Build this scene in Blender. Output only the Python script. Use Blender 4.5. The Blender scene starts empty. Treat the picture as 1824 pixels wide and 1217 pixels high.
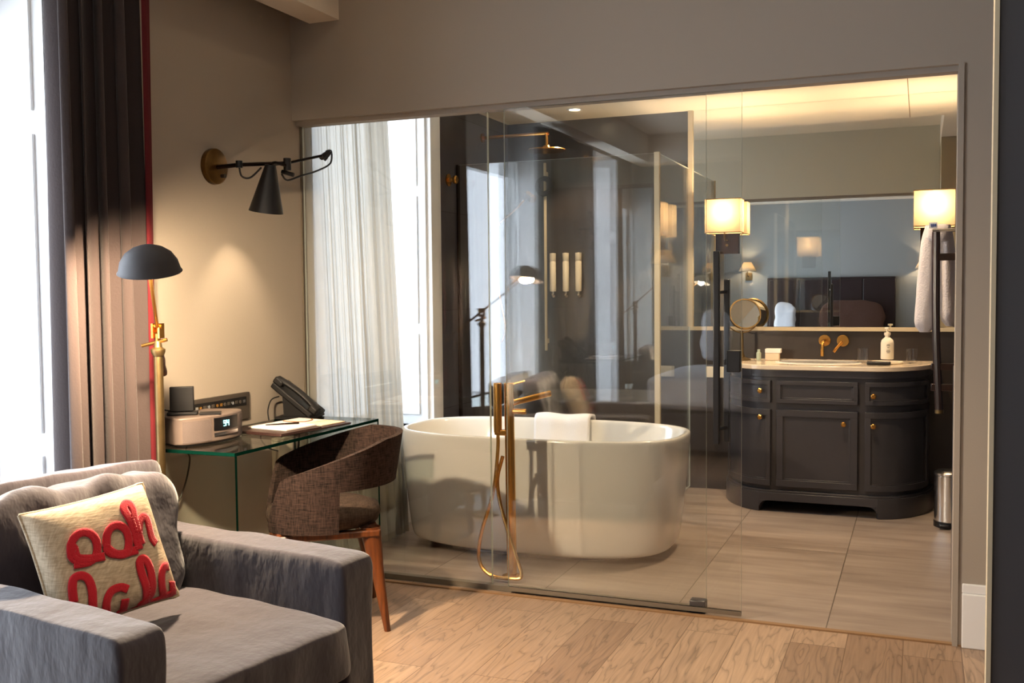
import bpy, bmesh, math, random
from mathutils import Vector, Matrix, noise
random.seed(7)
PI = math.pi
sc = bpy.context.scene
COL = sc.collection

# ------------------------------------------------------------------ camera
F_PX, YAW, PITCH, ROLL, EYE = 1797.27, .384819, .049454, -.009712, 1.31
fw = Vector((-math.sin(YAW)*math.cos(PITCH), math.cos(YAW)*math.cos(PITCH), -math.sin(PITCH)))
r0 = Vector((math.cos(YAW), math.sin(YAW), 0)); u0 = r0.cross(fw)
rt = math.cos(ROLL)*r0 + math.sin(ROLL)*u0
up = -math.sin(ROLL)*r0 + math.cos(ROLL)*u0
cd = bpy.data.cameras.new('camera'); cam = bpy.data.objects.new('camera', cd); COL.objects.link(cam)
cam.matrix_world = Matrix(((rt.x, up.x, -fw.x, 0), (rt.y, up.y, -fw.y, 0), (rt.z, up.z, -fw.z, EYE), (0, 0, 0, 1)))
cd.sensor_fit = 'HORIZONTAL'; cd.sensor_width = 36; cd.lens = 36*F_PX/1824
cd.clip_start = .05
sc.camera = cam
# ------------------------------------------------------------------ world, exposure
w = bpy.data.worlds.new('overcast'); sc.world = w; w.use_nodes = True
bg = w.node_tree.nodes['Background']; bg.inputs[0].default_value = (.80, .88, 1, 1); bg.inputs[1].default_value = 3.0
sc.view_settings.view_transform = 'Standard'; sc.view_settings.look = 'None'
sc.view_settings.gamma = 1; sc.view_settings.use_curve_mapping = False
sc.view_settings.exposure = 1.8
cy = sc.cycles
cy.transparent_max_bounces = 32; cy.max_bounces = 14; cy.glossy_bounces = 8; cy.diffuse_bounces = 5; cy.transmission_bounces = 10
cy.caustics_reflective = False; cy.caustics_refractive = False; cy.sample_clamp_indirect = 6
WARM = (1, .72, .44)

def portal(loc, sx, sz):
    l = bpy.data.lights.new('window_portal', 'AREA'); l.shape = 'RECTANGLE'; l.size = sx; l.size_y = sz
    o = bpy.data.objects.new('window_portal', l); COL.objects.link(o); o.location = loc
    o.rotation_euler = (PI/2, 0, -PI/2)   # faces +X
    l.cycles.is_portal = True
    return o
WX = -3.02     # plane of the window frames
portal((WX-.03, 1.58, 1.30), 1.95, 2.5); portal((WX-.03, 4.70, 1.5), 1.2, 1.9); portal((WX-.03, -.7, 1.30), 1.2, 2.5)

# ------------------------------------------------------------------ materials
def srgb(r, g, b): return tuple((c/255/12.92 if c/255 <= .04045 else ((c/255+.055)/1.055)**2.4) for c in (r, g, b)) + (1,)
MATS = {}
def mat(name, col, rough=.5, metal=0, spec=.5, bump=0, bscale=40, var=0, vscale=6, sheen=0, coat=0, stretch=(1, 1, 1), trans=0, ior=1.5, bdist=.004):
    m = bpy.data.materials.new(name); m.use_nodes = True; nt = m.node_tree; b = nt.nodes['Principled BSDF']
    b.inputs['Base Color'].default_value = col; b.inputs['Roughness'].default_value = rough
    b.inputs['Metallic'].default_value = metal; b.inputs['Specular IOR Level'].default_value = spec
    b.inputs['Sheen Weight'].default_value = sheen; b.inputs['Coat Weight'].default_value = coat
    b.inputs['Transmission Weight'].default_value = trans; b.inputs['IOR'].default_value = ior
    if bump or var:
        tc = nt.nodes.new('ShaderNodeTexCoord'); mp = nt.nodes.new('ShaderNodeMapping')
        mp.inputs['Scale'].default_value = stretch; nt.links.new(tc.outputs['Object'], mp.inputs[0])
    if var:
        n = nt.nodes.new('ShaderNodeTexNoise'); n.inputs['Scale'].default_value = vscale; n.inputs['Detail'].default_value = 5
        nt.links.new(mp.outputs[0], n.inputs['Vector'])
        rp = nt.nodes.new('ShaderNodeValToRGB'); rp.color_ramp.elements[0].position = .3; rp.color_ramp.elements[1].position = .7
        rp.color_ramp.elements[0].color = tuple(c*(1-var) for c in col[:3])+(1,)
        rp.color_ramp.elements[1].color = tuple(min(1, c*(1+var)) for c in col[:3])+(1,)
        nt.links.new(n.outputs[0], rp.inputs[0]); nt.links.new(rp.outputs[0], b.inputs['Base Color'])
    if bump:
        n2 = nt.nodes.new('ShaderNodeTexNoise'); n2.inputs['Scale'].default_value = bscale; n2.inputs['Detail'].default_value = 4
        nt.links.new(mp.outputs[0], n2.inputs['Vector'])
        bp = nt.nodes.new('ShaderNodeBump'); bp.inputs['Strength'].default_value = bump; bp.inputs['Distance'].default_value = bdist
        nt.links.new(n2.outputs[0], bp.inputs['Height']); nt.links.new(bp.outputs[0], b.inputs['Normal'])
    MATS[name] = m
    return m
def glassmat(name, tint=(.93, .97, .95), ior=1.65):
    m = bpy.data.materials.new(name); m.use_nodes = True; nt = m.node_tree; nt.nodes.clear()
    out = nt.nodes.new('ShaderNodeOutputMaterial'); mx = nt.nodes.new('ShaderNodeMixShader'); t = nt.nodes.new('ShaderNodeBsdfTransparent')
    g = nt.nodes.new('ShaderNodeBsdfGlossy'); g.inputs['Roughness'].default_value = 0.0; f = nt.nodes.new('ShaderNodeFresnel'); ge = nt.nodes.new('ShaderNodeNewGeometry'); mr = nt.nodes.new('ShaderNodeMapRange'); mr.inputs[3].default_value = ior; mr.inputs[4].default_value = 1/ior
    nt.links.new(ge.outputs['Backfacing'], mr.inputs[0]); nt.links.new(mr.outputs[0], f.inputs[0])
    t.inputs[0].default_value = tint + (1,)
    nt.links.new(f.outputs[0], mx.inputs[0]); nt.links.new(t.outputs[0], mx.inputs[1]); nt.links.new(g.outputs[0], mx.inputs[2]); nt.links.new(mx.outputs[0], out.inputs[0])
    MATS[name] = m; return m
def fabric_translucent(name, col, tr=.5, see=0.0):
    m = bpy.data.materials.new(name); m.use_nodes = True; nt = m.node_tree; nt.nodes.clear()
    out = nt.nodes.new('ShaderNodeOutputMaterial'); mx = nt.nodes.new('ShaderNodeMixShader'); d = nt.nodes.new('ShaderNodeBsdfDiffuse'); t = nt.nodes.new('ShaderNodeBsdfTranslucent')
    d.inputs[0].default_value = col; t.inputs[0].default_value = col; mx.inputs[0].default_value = tr
    nt.links.new(d.outputs[0], mx.inputs[1]); nt.links.new(t.outputs[0], mx.inputs[2])
    last = mx
    if see:
        m2 = nt.nodes.new('ShaderNodeMixShader'); tp = nt.nodes.new('ShaderNodeBsdfTransparent'); m2.inputs[0].default_value = see
        nt.links.new(mx.outputs[0], m2.inputs[1]); nt.links.new(tp.outputs[0], m2.inputs[2]); last = m2
    nt.links.new(last.outputs[0], out.inputs[0]); MATS[name] = m; return m
def emit(name, col, s):
    m = bpy.data.materials.new(name); m.use_nodes = True; nt = m.node_tree; b = nt.nodes['Principled BSDF']
    b.inputs['Base Color'].default_value = col; b.inputs['Emission Color'].default_value = col; b.inputs['Emission Strength'].default_value = s
    MATS[name] = m; return m

def wood_floor_mat():
    m = bpy.data.materials.new('oak_planks'); m.use_nodes = True; nt = m.node_tree; N = nt.nodes.new; L = nt.links.new; b = nt.nodes['Principled BSDF']
    tc = N('ShaderNodeTexCoord'); sp = N('ShaderNodeSeparateXYZ'); L(tc.outputs['Object'], sp.inputs[0])
    cb = N('ShaderNodeCombineXYZ'); L(sp.outputs[1], cb.inputs[0]); ax = N('ShaderNodeMath'); ax.operation = 'ADD'; ax.inputs[1].default_value = .242
    L(sp.outputs[0], ax.inputs[0]); L(ax.outputs[0], cb.inputs[1])
    br = N('ShaderNodeTexBrick'); br.offset = .37; br.inputs['Scale'].default_value = 1; br.inputs['Brick Width'].default_value = 1.9; br.inputs['Row Height'].default_value = .195
    br.inputs['Mortar Size'].default_value = .0016; br.inputs['Mortar Smooth'].default_value = .2; br.inputs['Bias'].default_value = 0
    br.inputs['Color1'].default_value = (0, 0, 0, 1); br.inputs['Color2'].default_value = (1, 1, 1, 1); br.inputs['Mortar'].default_value = (.5, .5, .5, 1)
    L(cb.outputs[0], br.inputs[0])
    # grain: contour lines of a stretched noise, shifted per plank
    off = N('ShaderNodeVectorMath'); off.operation = 'MULTIPLY_ADD'; off.inputs[1].default_value = (7, 13, 3); L(br.outputs['Color'], off.inputs[0]); L(tc.outputs['Object'], off.inputs[2])
    mp = N('ShaderNodeMapping'); mp.inputs['Scale'].default_value = (10, 1.25, 1); L(off.outputs[0], mp.inputs[0])
    n1 = N('ShaderNodeTexNoise'); n1.inputs['Scale'].default_value = 1.3; n1.inputs['Detail'].default_value = 2.5; n1.inputs['Distortion'].default_value = .35; L(mp.outputs[0], n1.inputs[0])
    mu = N('ShaderNodeMath'); mu.operation = 'MULTIPLY'; mu.inputs[1].default_value = 9; L(n1.outputs[0], mu.inputs[0])
    fr = N('ShaderNodeMath'); fr.operation = 'FRACT'; L(mu.outputs[0], fr.inputs[0])
    rg = N('ShaderNodeValToRGB'); e = rg.color_ramp.elements; e[0].position = 0; e[0].color = (.5, .5, .5, 1); e[1].position = 1; e[1].color = (.86, .86, .86, 1)
    for p, v in ((.12, .78), (.3, 1.0), (.8, 1.0)): q = e.new(p); q.color = (v, v, v, 1)
    L(fr.outputs[0], rg.inputs[0])
    mp2 = N('ShaderNodeMapping'); mp2.inputs['Scale'].default_value = (120, 5, 1); L(off.outputs[0], mp2.inputs[0])
    n2 = N('ShaderNodeTexNoise'); n2.inputs['Scale'].default_value = 1; n2.inputs['Detail'].default_value = 5; L(mp2.outputs[0], n2.inputs[0])
    rb = N('ShaderNodeValToRGB'); rb.color_ramp.elements[0].color = srgb(138, 112, 92); rb.color_ramp.elements[1].color = srgb(172, 146, 123); L(br.outputs['Color'], rb.inputs[0])
    m1 = N('ShaderNodeMix'); m1.data_type = 'RGBA'; m1.blend_type = 'MULTIPLY'; m1.inputs[0].default_value = .9; L(rb.outputs[0], m1.inputs[6]); L(rg.outputs[0], m1.inputs[7])
    r2 = N('ShaderNodeMapRange'); r2.inputs[1].default_value = .3; r2.inputs[2].default_value = .7; r2.inputs[3].default_value = .84; r2.inputs[4].default_value = 1.08; L(n2.outputs[0], r2.inputs[0])
    m2 = N('ShaderNodeMix'); m2.data_type = 'RGBA'; m2.blend_type = 'MULTIPLY'; m2.inputs[0].default_value = 1; L(m1.outputs[2], m2.inputs[6]); L(r2.outputs[0], m2.inputs[7])
    m3 = N('ShaderNodeMix'); m3.data_type = 'RGBA'; m3.inputs[7].default_value = srgb(96, 74, 56); L(br.outputs['Fac'], m3.inputs[0]); L(m2.outputs[2], m3.inputs[6])
    L(m3.outputs[2], b.inputs['Base Color']); b.inputs['Roughness'].default_value = .42
    bp = N('ShaderNodeBump'); bp.inputs['Strength'].default_value = .25; bp.inputs['Distance'].default_value = .002; L(n2.outputs[0], bp.inputs['Height']); L(bp.outputs[0], b.inputs['Normal'])
    return m
def tile_mat(name, c1, c2, bw, rh, x0, y0, rough, stretch, joint, axes='XY', mortar=.0022, off=0.0):
    m = bpy.data.materials.new(name); m.use_nodes = True; nt = m.node_tree; N = nt.nodes.new; L = nt.links.new; b = nt.nodes['Principled BSDF']
    tc = N('ShaderNodeTexCoord'); sp = N('ShaderNodeSeparateXYZ'); L(tc.outputs['Object'], sp.inputs[0])
    cb = N('ShaderNodeCombineXYZ')
    for k, (a, o) in enumerate(zip(axes, (x0, y0))):
        ad = N('ShaderNodeMath'); ad.operation = 'ADD'; ad.inputs[1].default_value = -o; L(sp.outputs['XYZ'.index(a)], ad.inputs[0]); L(ad.outputs[0], cb.inputs[k])
    br = N('ShaderNodeTexBrick'); br.offset = off; br.inputs['Scale'].default_value = 1; br.inputs['Brick Width'].default_value = bw; br.inputs['Row Height'].default_value = rh
    br.inputs['Mortar Size'].default_value = mortar; br.inputs['Mortar Smooth'].default_value = .1
    br.inputs['Color1'].default_value = (0, 0, 0, 1); br.inputs['Color2'].default_value = (1, 1, 1, 1)
    L(cb.outputs[0], br.inputs[0])
    o2 = N('ShaderNodeVectorMath'); o2.operation = 'MULTIPLY_ADD'; o2.inputs[1].default_value = (3, 5, 7); L(br.outputs['Color'], o2.inputs[0]); L(tc.outputs['Object'], o2.inputs[2])
    mp = N('ShaderNodeMapping'); mp.inputs['Scale'].default_value = stretch; L(o2.outputs[0], mp.inputs[0])
    n = N('ShaderNodeTexNoise'); n.inputs['Scale'].default_value = 2.2; n.inputs['Detail'].default_value = 7; n.inputs['Roughness'].default_value = .6; L(mp.outputs[0], n.inputs[0])
    rp = N('ShaderNodeValToRGB'); rp.color_ramp.elements[0].position = .34; rp.color_ramp.elements[1].position = .66; rp.color_ramp.elements[0].color = c1; rp.color_ramp.elements[1].color = c2
    L(n.outputs[0], rp.inputs[0])
    mx = N('ShaderNodeMix'); mx.data_type = 'RGBA'; mx.inputs[7].default_value = joint; L(br.outputs['Fac'], mx.inputs[0]); L(rp.outputs[0], mx.inputs[6])
    L(mx.outputs[2], b.inputs['Base Color']); b.inputs['Roughness'].default_value = rough
    return m
def weave_mat(name, c1, c2, scale=420, sheen=0):
    m = bpy.data.materials.new(name); m.use_nodes = True; nt = m.node_tree; N = nt.nodes.new; L = nt.links.new; b = nt.nodes['Principled BSDF']
    tc = N('ShaderNodeTexCoord'); out = []
    for s in ((scale, scale*.12, scale*.12), (scale*.12, scale*.12, scale)):
        mp = N('ShaderNodeMapping'); mp.inputs['Scale'].default_value = s; L(tc.outputs['Object'], mp.inputs[0])
        n = N('ShaderNodeTexNoise'); n.inputs['Scale'].default_value = 1; n.inputs['Detail'].default_value = 2; L(mp.outputs[0], n.inputs[0]); out.append(n)
    ad = N('ShaderNodeMath'); ad.operation = 'ADD'; L(out[0].outputs[0], ad.inputs[0]); L(out[1].outputs[0], ad.inputs[1])
    rp = N('ShaderNodeValToRGB'); rp.color_ramp.elements[0].color = c1; rp.color_ramp.elements[1].color = c2
    mr = N('ShaderNodeMapRange'); mr.inputs[1].default_value = .7; mr.inputs[2].default_value = 1.3; L(ad.outputs[0], mr.inputs[0]); L(mr.outputs[0], rp.inputs[0])
    L(rp.outputs[0], b.inputs['Base Color']); b.inputs['Roughness'].default_value = .9; b.inputs['Sheen Weight'].default_value = sheen; b.inputs['Specular IOR Level'].default_value = .15
    bp = N('ShaderNodeBump'); bp.inputs['Strength'].default_value = .35; bp.inputs['Distance'].default_value = .0015; L(ad.outputs[0], bp.inputs['Height']); L(bp.outputs[0], b.inputs['Normal'])
    MATS[name] = m; return m
def wood_mat(name, c1, c2, rough=.4, stretch=(30, 30, 2.5)):
    m = mat(name, c1, rough); nt = m.node_tree; N = nt.nodes.new; L = nt.links.new; b = nt.nodes['Principled BSDF']
    tc = N('ShaderNodeTexCoord'); mp = N('ShaderNodeMapping'); mp.inputs['Scale'].default_value = stretch; L(tc.outputs['Object'], mp.inputs[0])
    n = N('ShaderNodeTexNoise'); n.inputs['Scale'].default_value = 1; n.inputs['Detail'].default_value = 6; n.inputs['Distortion'].default_value = 1.2; L(mp.outputs[0], n.inputs[0])
    rp = N('ShaderNodeValToRGB'); rp.color_ramp.elements[0].position = .35; rp.color_ramp.elements[1].position = .65; rp.color_ramp.elements[0].color = c1; rp.color_ramp.elements[1].color = c2
    L(n.outputs[0], rp.inputs[0]); L(rp.outputs[0], b.inputs['Base Color']); return m

M_taupe = mat('taupe_paint', srgb(160, 149, 136), .85, bump=.08, bscale=160)
M_warmpaint = mat('cream_paint', srgb(190, 176, 148), .85, bump=.06, bscale=160)
M_blue = mat('blue_grey_paint', srgb(152, 155, 154), .85)
M_pale = mat('pale_stone_paint', srgb(206, 202, 186), .85)
M_white = mat('white_paint', srgb(232, 232, 232), .45)
M_ceil = mat('ceiling_paint', srgb(226, 216, 200), .9)
M_ceil2 = mat('bathroom_ceiling_paint', srgb(236, 226, 206), .9)
M_floor = wood_floor_mat()
M_tile = tile_mat('stone_floor_tile', srgb(130, 115, 105), srgb(162, 148, 137), .5985, 1.2, -.3265, 3.99, .38, (.6, 4.5, 1), srgb(88, 78, 68), off=0)
M_dtile = tile_mat('dark_wall_tile', srgb(44, 39, 37), srgb(58, 51, 48), 1.2, .6, -1.41, 0.0, .30, (1, 1, 1), srgb(34, 30, 28), 'XZ')
M_dtileL = tile_mat('dark_side_tile', srgb(66, 66, 73), srgb(84, 84, 92), 1.2, .6, 5.5, 0.0, .30, (1, 1, 1), srgb(34, 32, 32), 'YZ')
M_glass = glassmat('clear_glass', (.985, .99, .985))
M_wglass = glassmat('window_glass', (.98, .99, .99), 1.5)
M_dglass = glassmat('desk_glass', (.94, .975, .96), 1.5)
M_gedge = mat('glass_edge', srgb(5, 38, 30), .9, spec=0)
M_gedge2 = mat('pale_glass_edge', srgb(205, 212, 202), .3)
M_mirror = mat('mirror_silver', (.86, .88, .88, 1), .0, 1)
M_porc = mat('white_porcelain', srgb(222, 220, 215), .14, coat=.6)
M_gold = mat('brushed_gold', srgb(212, 158, 82), .24, 1, bump=.05, bscale=300)
M_brass = mat('aged_brass', srgb(118, 98, 66), .45, 1, var=.18, vscale=20)
M_dbrass = mat('dark_bronze', srgb(40, 30, 26), .35, 1, var=.2, vscale=20)
M_bronzeplate = mat('bronze_plate', srgb(122, 92, 52), .34, 1, var=.35, vscale=14)
M_black = mat('black_metal', srgb(14, 13, 15), .35)
M_blackp = mat('black_plastic', srgb(15, 14, 15), .5, spec=.3)
M_chrome = mat('chrome', (.8, .8, .8, 1), .18, 1)
M_dark = mat('charcoal_lacquer', srgb(58, 56, 60), .30, var=.06, vscale=8)
M_pgrey = mat('dark_grey_door', srgb(66, 65, 68), .6)
M_marble = mat('cream_marble', srgb(226, 208, 184), .16, var=.05, vscale=9, coat=.3)
M_velvet = mat('grey_chambray', srgb(48, 42, 49), .85, sheen=.45, bump=.6, bdist=.02, bscale=11, stretch=(1, 1, .5), var=.10, vscale=5, spec=.2)
M_piping = mat('grey_piping', srgb(84, 76, 78), .85, sheen=.4)
M_linen = weave_mat('oatmeal_linen', srgb(160, 142, 118), srgb(200, 182, 156), 300)
M_felt = mat('red_felt', srgb(186, 14, 34), .95, bump=.5, bscale=300, sheen=.2)
M_chair = weave_mat('brown_tweed', srgb(28, 22, 20), srgb(70, 54, 48), 260)
M_chairseat = weave_mat('brown_seat_tweed', srgb(44, 35, 30), srgb(74, 60, 51), 260)
M_walnut = wood_mat('walnut', srgb(62, 30, 12), srgb(112, 60, 26), .35)
M_dwood = wood_mat('dark_wood', srgb(34, 20, 16), srgb(54, 33, 26), .3)
M_curtain = mat('mauve_brown_curtain', srgb(54, 43, 41), .95, bump=.3, bscale=120, var=.05, vscale=4, sheen=.12)
M_curtain2 = fabric_translucent('grey_curtain', srgb(120, 124, 126), .25)
M_red = mat('crimson_lining', srgb(82, 0, 10), .95)
M_sheer = fabric_translucent('sheer_voile', (.36, .325, .27, 1), .34, .04)
M_shade = fabric_translucent('cream_shade', (.19, .145, .09, 1), .5)
M_shade2 = fabric_translucent('pleated_shade', (.8, .68, .5, 1), .5)
M_trim = mat('shade_trim', srgb(150, 120, 78), .8)
M_towel = mat('white_terry', srgb(232, 230, 232), .95, bump=.8, bscale=260, sheen=.3)
M_robe = mat('fluffy_white', srgb(206, 198, 200), .95, bump=1, bscale=120, sheen=.5)
M_radio = mat('silver_grey_plastic', srgb(106, 92, 84), .4, coat=.2)
M_grille = mat('speaker_grille', srgb(96, 84, 80), .7, bump=.6, bscale=500)
M_lcd = emit('clock_digits', (.25, .75, .8, 1), 1.0)
M_paper = mat('white_paper', srgb(238, 232, 226), .8)
M_kraft = mat('tan_paper', srgb(226, 206, 180), .8)
M_leather = mat('dark_brown_leather', srgb(52, 32, 28), .4, bump=.3, bscale=200)
M_print = mat('brown_print', srgb(150, 96, 60), .8)
M_panel = mat('grey_metal_plate', srgb(92, 84, 76), .4, .6)
M_white2 = mat('ivory_plastic', srgb(226, 216, 190), .4)
M_bed = mat('white_bedding', srgb(215, 218, 226), .9)
M_headb = mat('aubergine_leather', srgb(38, 24, 26), .35, bump=.2, bscale=60)
M_bpil = mat('brown_fur_pillow', srgb(74, 48, 36), .95, bump=1, bscale=60)
M_lbl = mat('cream_label', srgb(236, 226, 206), .6)
M_ink = mat('dark_ink', srgb(60, 50, 44), .7)
M_blueink = mat('blue_thread', srgb(60, 80, 150), .8)
M_strip = mat('oak_strip', srgb(140, 108, 76), .4)
M_chan = mat('aluminium_channel', srgb(128, 118, 104), .4, .5)
M_bulb = emit('warm_bulb', (1, .78, .5, 1), 14)
M_cable = mat('grey_cable', srgb(70, 64, 52), .5)

# ------------------------------------------------------------------ helpers
def BM(): return bmesh.new()
def box(bm, x0, x1, y0, y1, z0, z1, M=None, mi=0):
    vs = [bm.verts.new(Vector((x, y, z)) if M is None else M @ Vector((x, y, z))) for z in (z0, z1) for x, y in ((x0, y0), (x1, y0), (x1, y1), (x0, y1))]
    for f in ((3, 2, 1, 0), (4, 5, 6, 7), (0, 1, 5, 4), (1, 2, 6, 5), (2, 3, 7, 6), (3, 0, 4, 7)):
        bm.faces.new([vs[i] for i in f]).material_index = mi
    return bm
def frame_of(d):
    d = Vector(d).normalized(); a = Vector((0, 0, 1)) if abs(d.z) < .9 else Vector((1, 0, 0))
    x = d.cross(a).normalized(); return x, d.cross(x).normalized(), d
def cyl(bm, p0, p1, r0, r1=None, n=20, cap=True):
    p0, p1 = Vector(p0), Vector(p1); r1 = r0 if r1 is None else r1; x, y, d = frame_of(p1-p0)
    A = [bm.verts.new(p0+(x*math.cos(t)+y*math.sin(t))*r0) for t in [2*PI*i/n for i in range(n)]]
    B = [bm.verts.new(p1+(x*math.cos(t)+y*math.sin(t))*r1) for t in [2*PI*i/n for i in range(n)]]
    for i in range(n): bm.faces.new((A[i], A[(i+1) % n], B[(i+1) % n], B[i]))
    if cap: bm.faces.new(A[::-1]); bm.faces.new(B)
    return bm
def smoothpath(pts, k=6):
    P = [Vector(p) for p in pts]
    if len(P) < 3: return P
    out = []
    for i in range(len(P)-1):
        a, b, c, d = P[max(i-1, 0)], P[i], P[i+1], P[min(i+2, len(P)-1)]
        for j in range(k):
            t = j/k
            out.append(.5*((2*b)+(-a+c)*t+(2*a-5*b+4*c-d)*t*t+(-a+3*b-3*c+d)*t**3))
    out.append(P[-1]); return out
def tube(bm, pts, r, n=10, smooth=True, k=6):
    P = smoothpath(pts, k) if smooth else [Vector(p) for p in pts]
    x, y, _ = frame_of(P[1]-P[0]); rings = []
    for i, p in enumerate(P):
        d = (P[min(i+1, len(P)-1)]-P[max(i-1, 0)]).normalized()
        x = (x-d*x.dot(d)).normalized(); y = d.cross(x)
        rr = r(i/(len(P)-1)) if callable(r) else r
        rings.append([bm.verts.new(p+(x*math.cos(t)+y*math.sin(t))*rr) for t in [2*PI*j/n for j in range(n)]])
    for a, b in zip(rings, rings[1:]):
        for j in range(n): bm.faces.new((a[j], a[(j+1) % n], b[(j+1) % n], b[j]))
    bm.faces.new(rings[0][::-1]); bm.faces.new(rings[-1]); return bm
def lathe(bm, prof, c=(0, 0, 0), axis=(0, 0, 1), n=28, sx=1, sy=1):
    c = Vector(c); x, y, d = frame_of(axis)
    if abs(Vector(axis).normalized().z) > .999: x, y, d = Vector((1, 0, 0)), Vector((0, 1, 0))*(1 if axis[2] > 0 else -1), Vector((0, 0, 1 if axis[2] > 0 else -1))
    rings = []
    for r, h in prof:
        if r < 1e-6: rings.append([bm.verts.new(c+d*h)])
        else: rings.append([bm.verts.new(c+d*h+x*math.cos(t)*r*sx+y*math.sin(t)*r*sy) for t in [2*PI*j/n for j in range(n)]])
    for a, b in zip(rings, rings[1:]):
        for j in range(n):
            k = (j+1) % n
            if len(a) == 1 and len(b) == 1: continue
            if len(a) == 1: bm.faces.new((a[0], b[k], b[j]))
            elif len(b) == 1: bm.faces.new((a[j], a[k], b[0]))
            else: bm.faces.new((a[j], a[k], b[k], b[j]))
    return bm
def prism(bm, poly, z0, z1, M=None):
    f = (lambda v: v) if M is None else (lambda v: M @ v)
    A = [bm.verts.new(f(Vector((x, y, z0)))) for x, y in poly]; B = [bm.verts.new(f(Vector((x, y, z1)))) for x, y in poly]
    n = len(poly); bm.faces.new(A[::-1]); bm.faces.new(B)
    for i in range(n): bm.faces.new((A[i], A[(i+1) % n], B[(i+1) % n], B[i]))
    return bm
def grid(bm, fn, nu, nv, closeu=False):
    V = [[bm.verts.new(fn(i/nu, j/nv)) for j in range(nv+1)] for i in range(nu if closeu else nu+1)]
    for i in range(nu):
        a, b = V[i], V[(i+1) % len(V)]
        for j in range(nv): bm.faces.new((a[j], b[j], b[j+1], a[j+1]))
    return bm
def sbox(bm, c, h, k=8, n=14, amp=0, fr=4, seed=0, M=None):
    """soft box: a cube grid pulled to a superquadric, with gentle wrinkles"""
    c = Vector(c); idx = {}
    def vert(p):
        key = tuple(round(q, 5) for q in p)
        if key not in idx:
            s = (abs(p[0])**k+abs(p[1])**k+abs(p[2])**k)**(1/k)
            q = Vector((p[0]/s*h[0], p[1]/s*h[1], p[2]/s*h[2]))
            if amp:
                dn = q.normalized(); q = q+dn*amp*noise.noise(Vector((q.x*fr+seed, q.y*fr*1.7, q.z*fr)))
            q = q+c
            idx[key] = bm.verts.new(q if M is None else M @ q)
        return idx[key]
    L = [-1+2*i/n for i in range(n+1)]
    for ax in range(3):
        for s in (-1, 1):
            for i in range(n):
                for j in range(n):
                    q = []
                    for a, b in ((L[i], L[j]), (L[i+1], L[j]), (L[i+1], L[j+1]), (L[i], L[j+1])):
                        p = [0, 0, 0]; p[ax] = s; p[(ax+1) % 3] = a; p[(ax+2) % 3] = b; q.append(vert(p))
                    bm.faces.new(q if s > 0 else q[::-1])
    return bm
ROOTM = {}
def root(name, label, cat, loc, rz=0, group=None, kind=None):
    o = bpy.data.objects.new(name, None); COL.objects.link(o); o.location = loc; o.rotation_euler = (0, 0, rz); o.empty_display_size = .1
    tag(o, label, cat, group, kind); ROOTM[o.name] = Matrix.Translation(Vector(loc)) @ Matrix.Rotation(rz, 4, 'Z'); return o
def tag(o, label, cat, group=None, kind=None):
    if label: o['label'] = label
    if cat: o['category'] = cat
    if group: o['group'] = group
    if kind: o['kind'] = kind
    return o
def mk(name, bm, m, parent=None, world=False, bev=0, smooth=True, ang=35, solid=0, label=None, seg=2):
    bmesh.ops.recalc_face_normals(bm, faces=bm.faces[:])
    if world and parent is not None: bm.transform(ROOTM[parent.name].inverted())
    me = bpy.data.meshes.new(name); bm.to_mesh(me); bm.free()
    for q in (m if isinstance(m, (list, tuple)) else [m]): me.materials.append(q)
    o = bpy.data.objects.new(name, me); COL.objects.link(o)
    if smooth:
        for p in me.polygons: p.use_smooth = True
        me.set_sharp_from_angle(angle=math.radians(ang))
    if parent is not None: o.parent = parent
    ROOTM[o.name] = ROOTM[parent.name] if parent is not None else Matrix.Identity(4)
    if solid: s = o.modifiers.new('s', 'SOLIDIFY'); s.thickness = solid; s.offset = 0
    if bev: b = o.modifiers.new('b', 'BEVEL'); b.width = bev; b.segments = seg; b.limit_method = 'ANGLE'; b.angle_limit = math.radians(40)
    if label: o['label'] = label
    return o
def struct(name, bm, m, label=None, **k):
    o = mk(name, bm, m, **k); o['kind'] = 'structure'
    o['label'] = label or name.replace('_', ' '); o['category'] = name.split('_')[0]; return o
def B(*a): return box(BM(), *a)
def boxes(*L):
    bm = BM()
    for a in L: box(bm, *a)
    return bm
def lamp(name, loc, power, col=WARM, r=.03, parent=None, typ='POINT', rot=None, spot=1.2, blend=.5):
    l = bpy.data.lights.new(name, typ); l.energy = power; l.color = col; l.shadow_soft_size = r
    if typ == 'SPOT': l.spot_size = spot; l.spot_blend = blend
    o = bpy.data.objects.new(name, l); COL.objects.link(o)
    if parent is not None:
        o.parent = parent; o.location = ROOTM[parent.name].inverted() @ Vector(loc)
    else: o.location = loc
    if rot: o.rotation_euler = rot
    return o
def copytree(o, loc=None, rz=None):
    c = o.copy(); COL.objects.link(c)
    if loc is not None: c.location = loc
    if rz is not None: c.rotation_euler = (0, 0, rz)
    for ch in list(o.children):
        d = ch.copy(); COL.objects.link(d); d.parent = c
        for g in list(ch.children):
            e = g.copy(); COL.objects.link(e); e.parent = d
    return c
LX = -2.69          # inner face of the left wall
YB = 6.60           # bathroom back wall
CB = 2.80           # bedroom ceiling
# ------------------------------------------------------------------ structure
struct('floor', B(LX-.4, 2.2, -2.0, 3.965, -.1, 0), M_floor, 'pale oak plank floor of the bedroom', smooth=False)
struct('floor', B(LX-.4, .8, 3.99, YB+.1, -.1, -.001), M_tile, 'large taupe stone tile floor of the bathroom', smooth=False)
struct('trim_1', B(LX, .16, 3.965, 3.99, -.05, .006), M_strip, 'thin oak strip where planks meet stone tiles', smooth=False)
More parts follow.
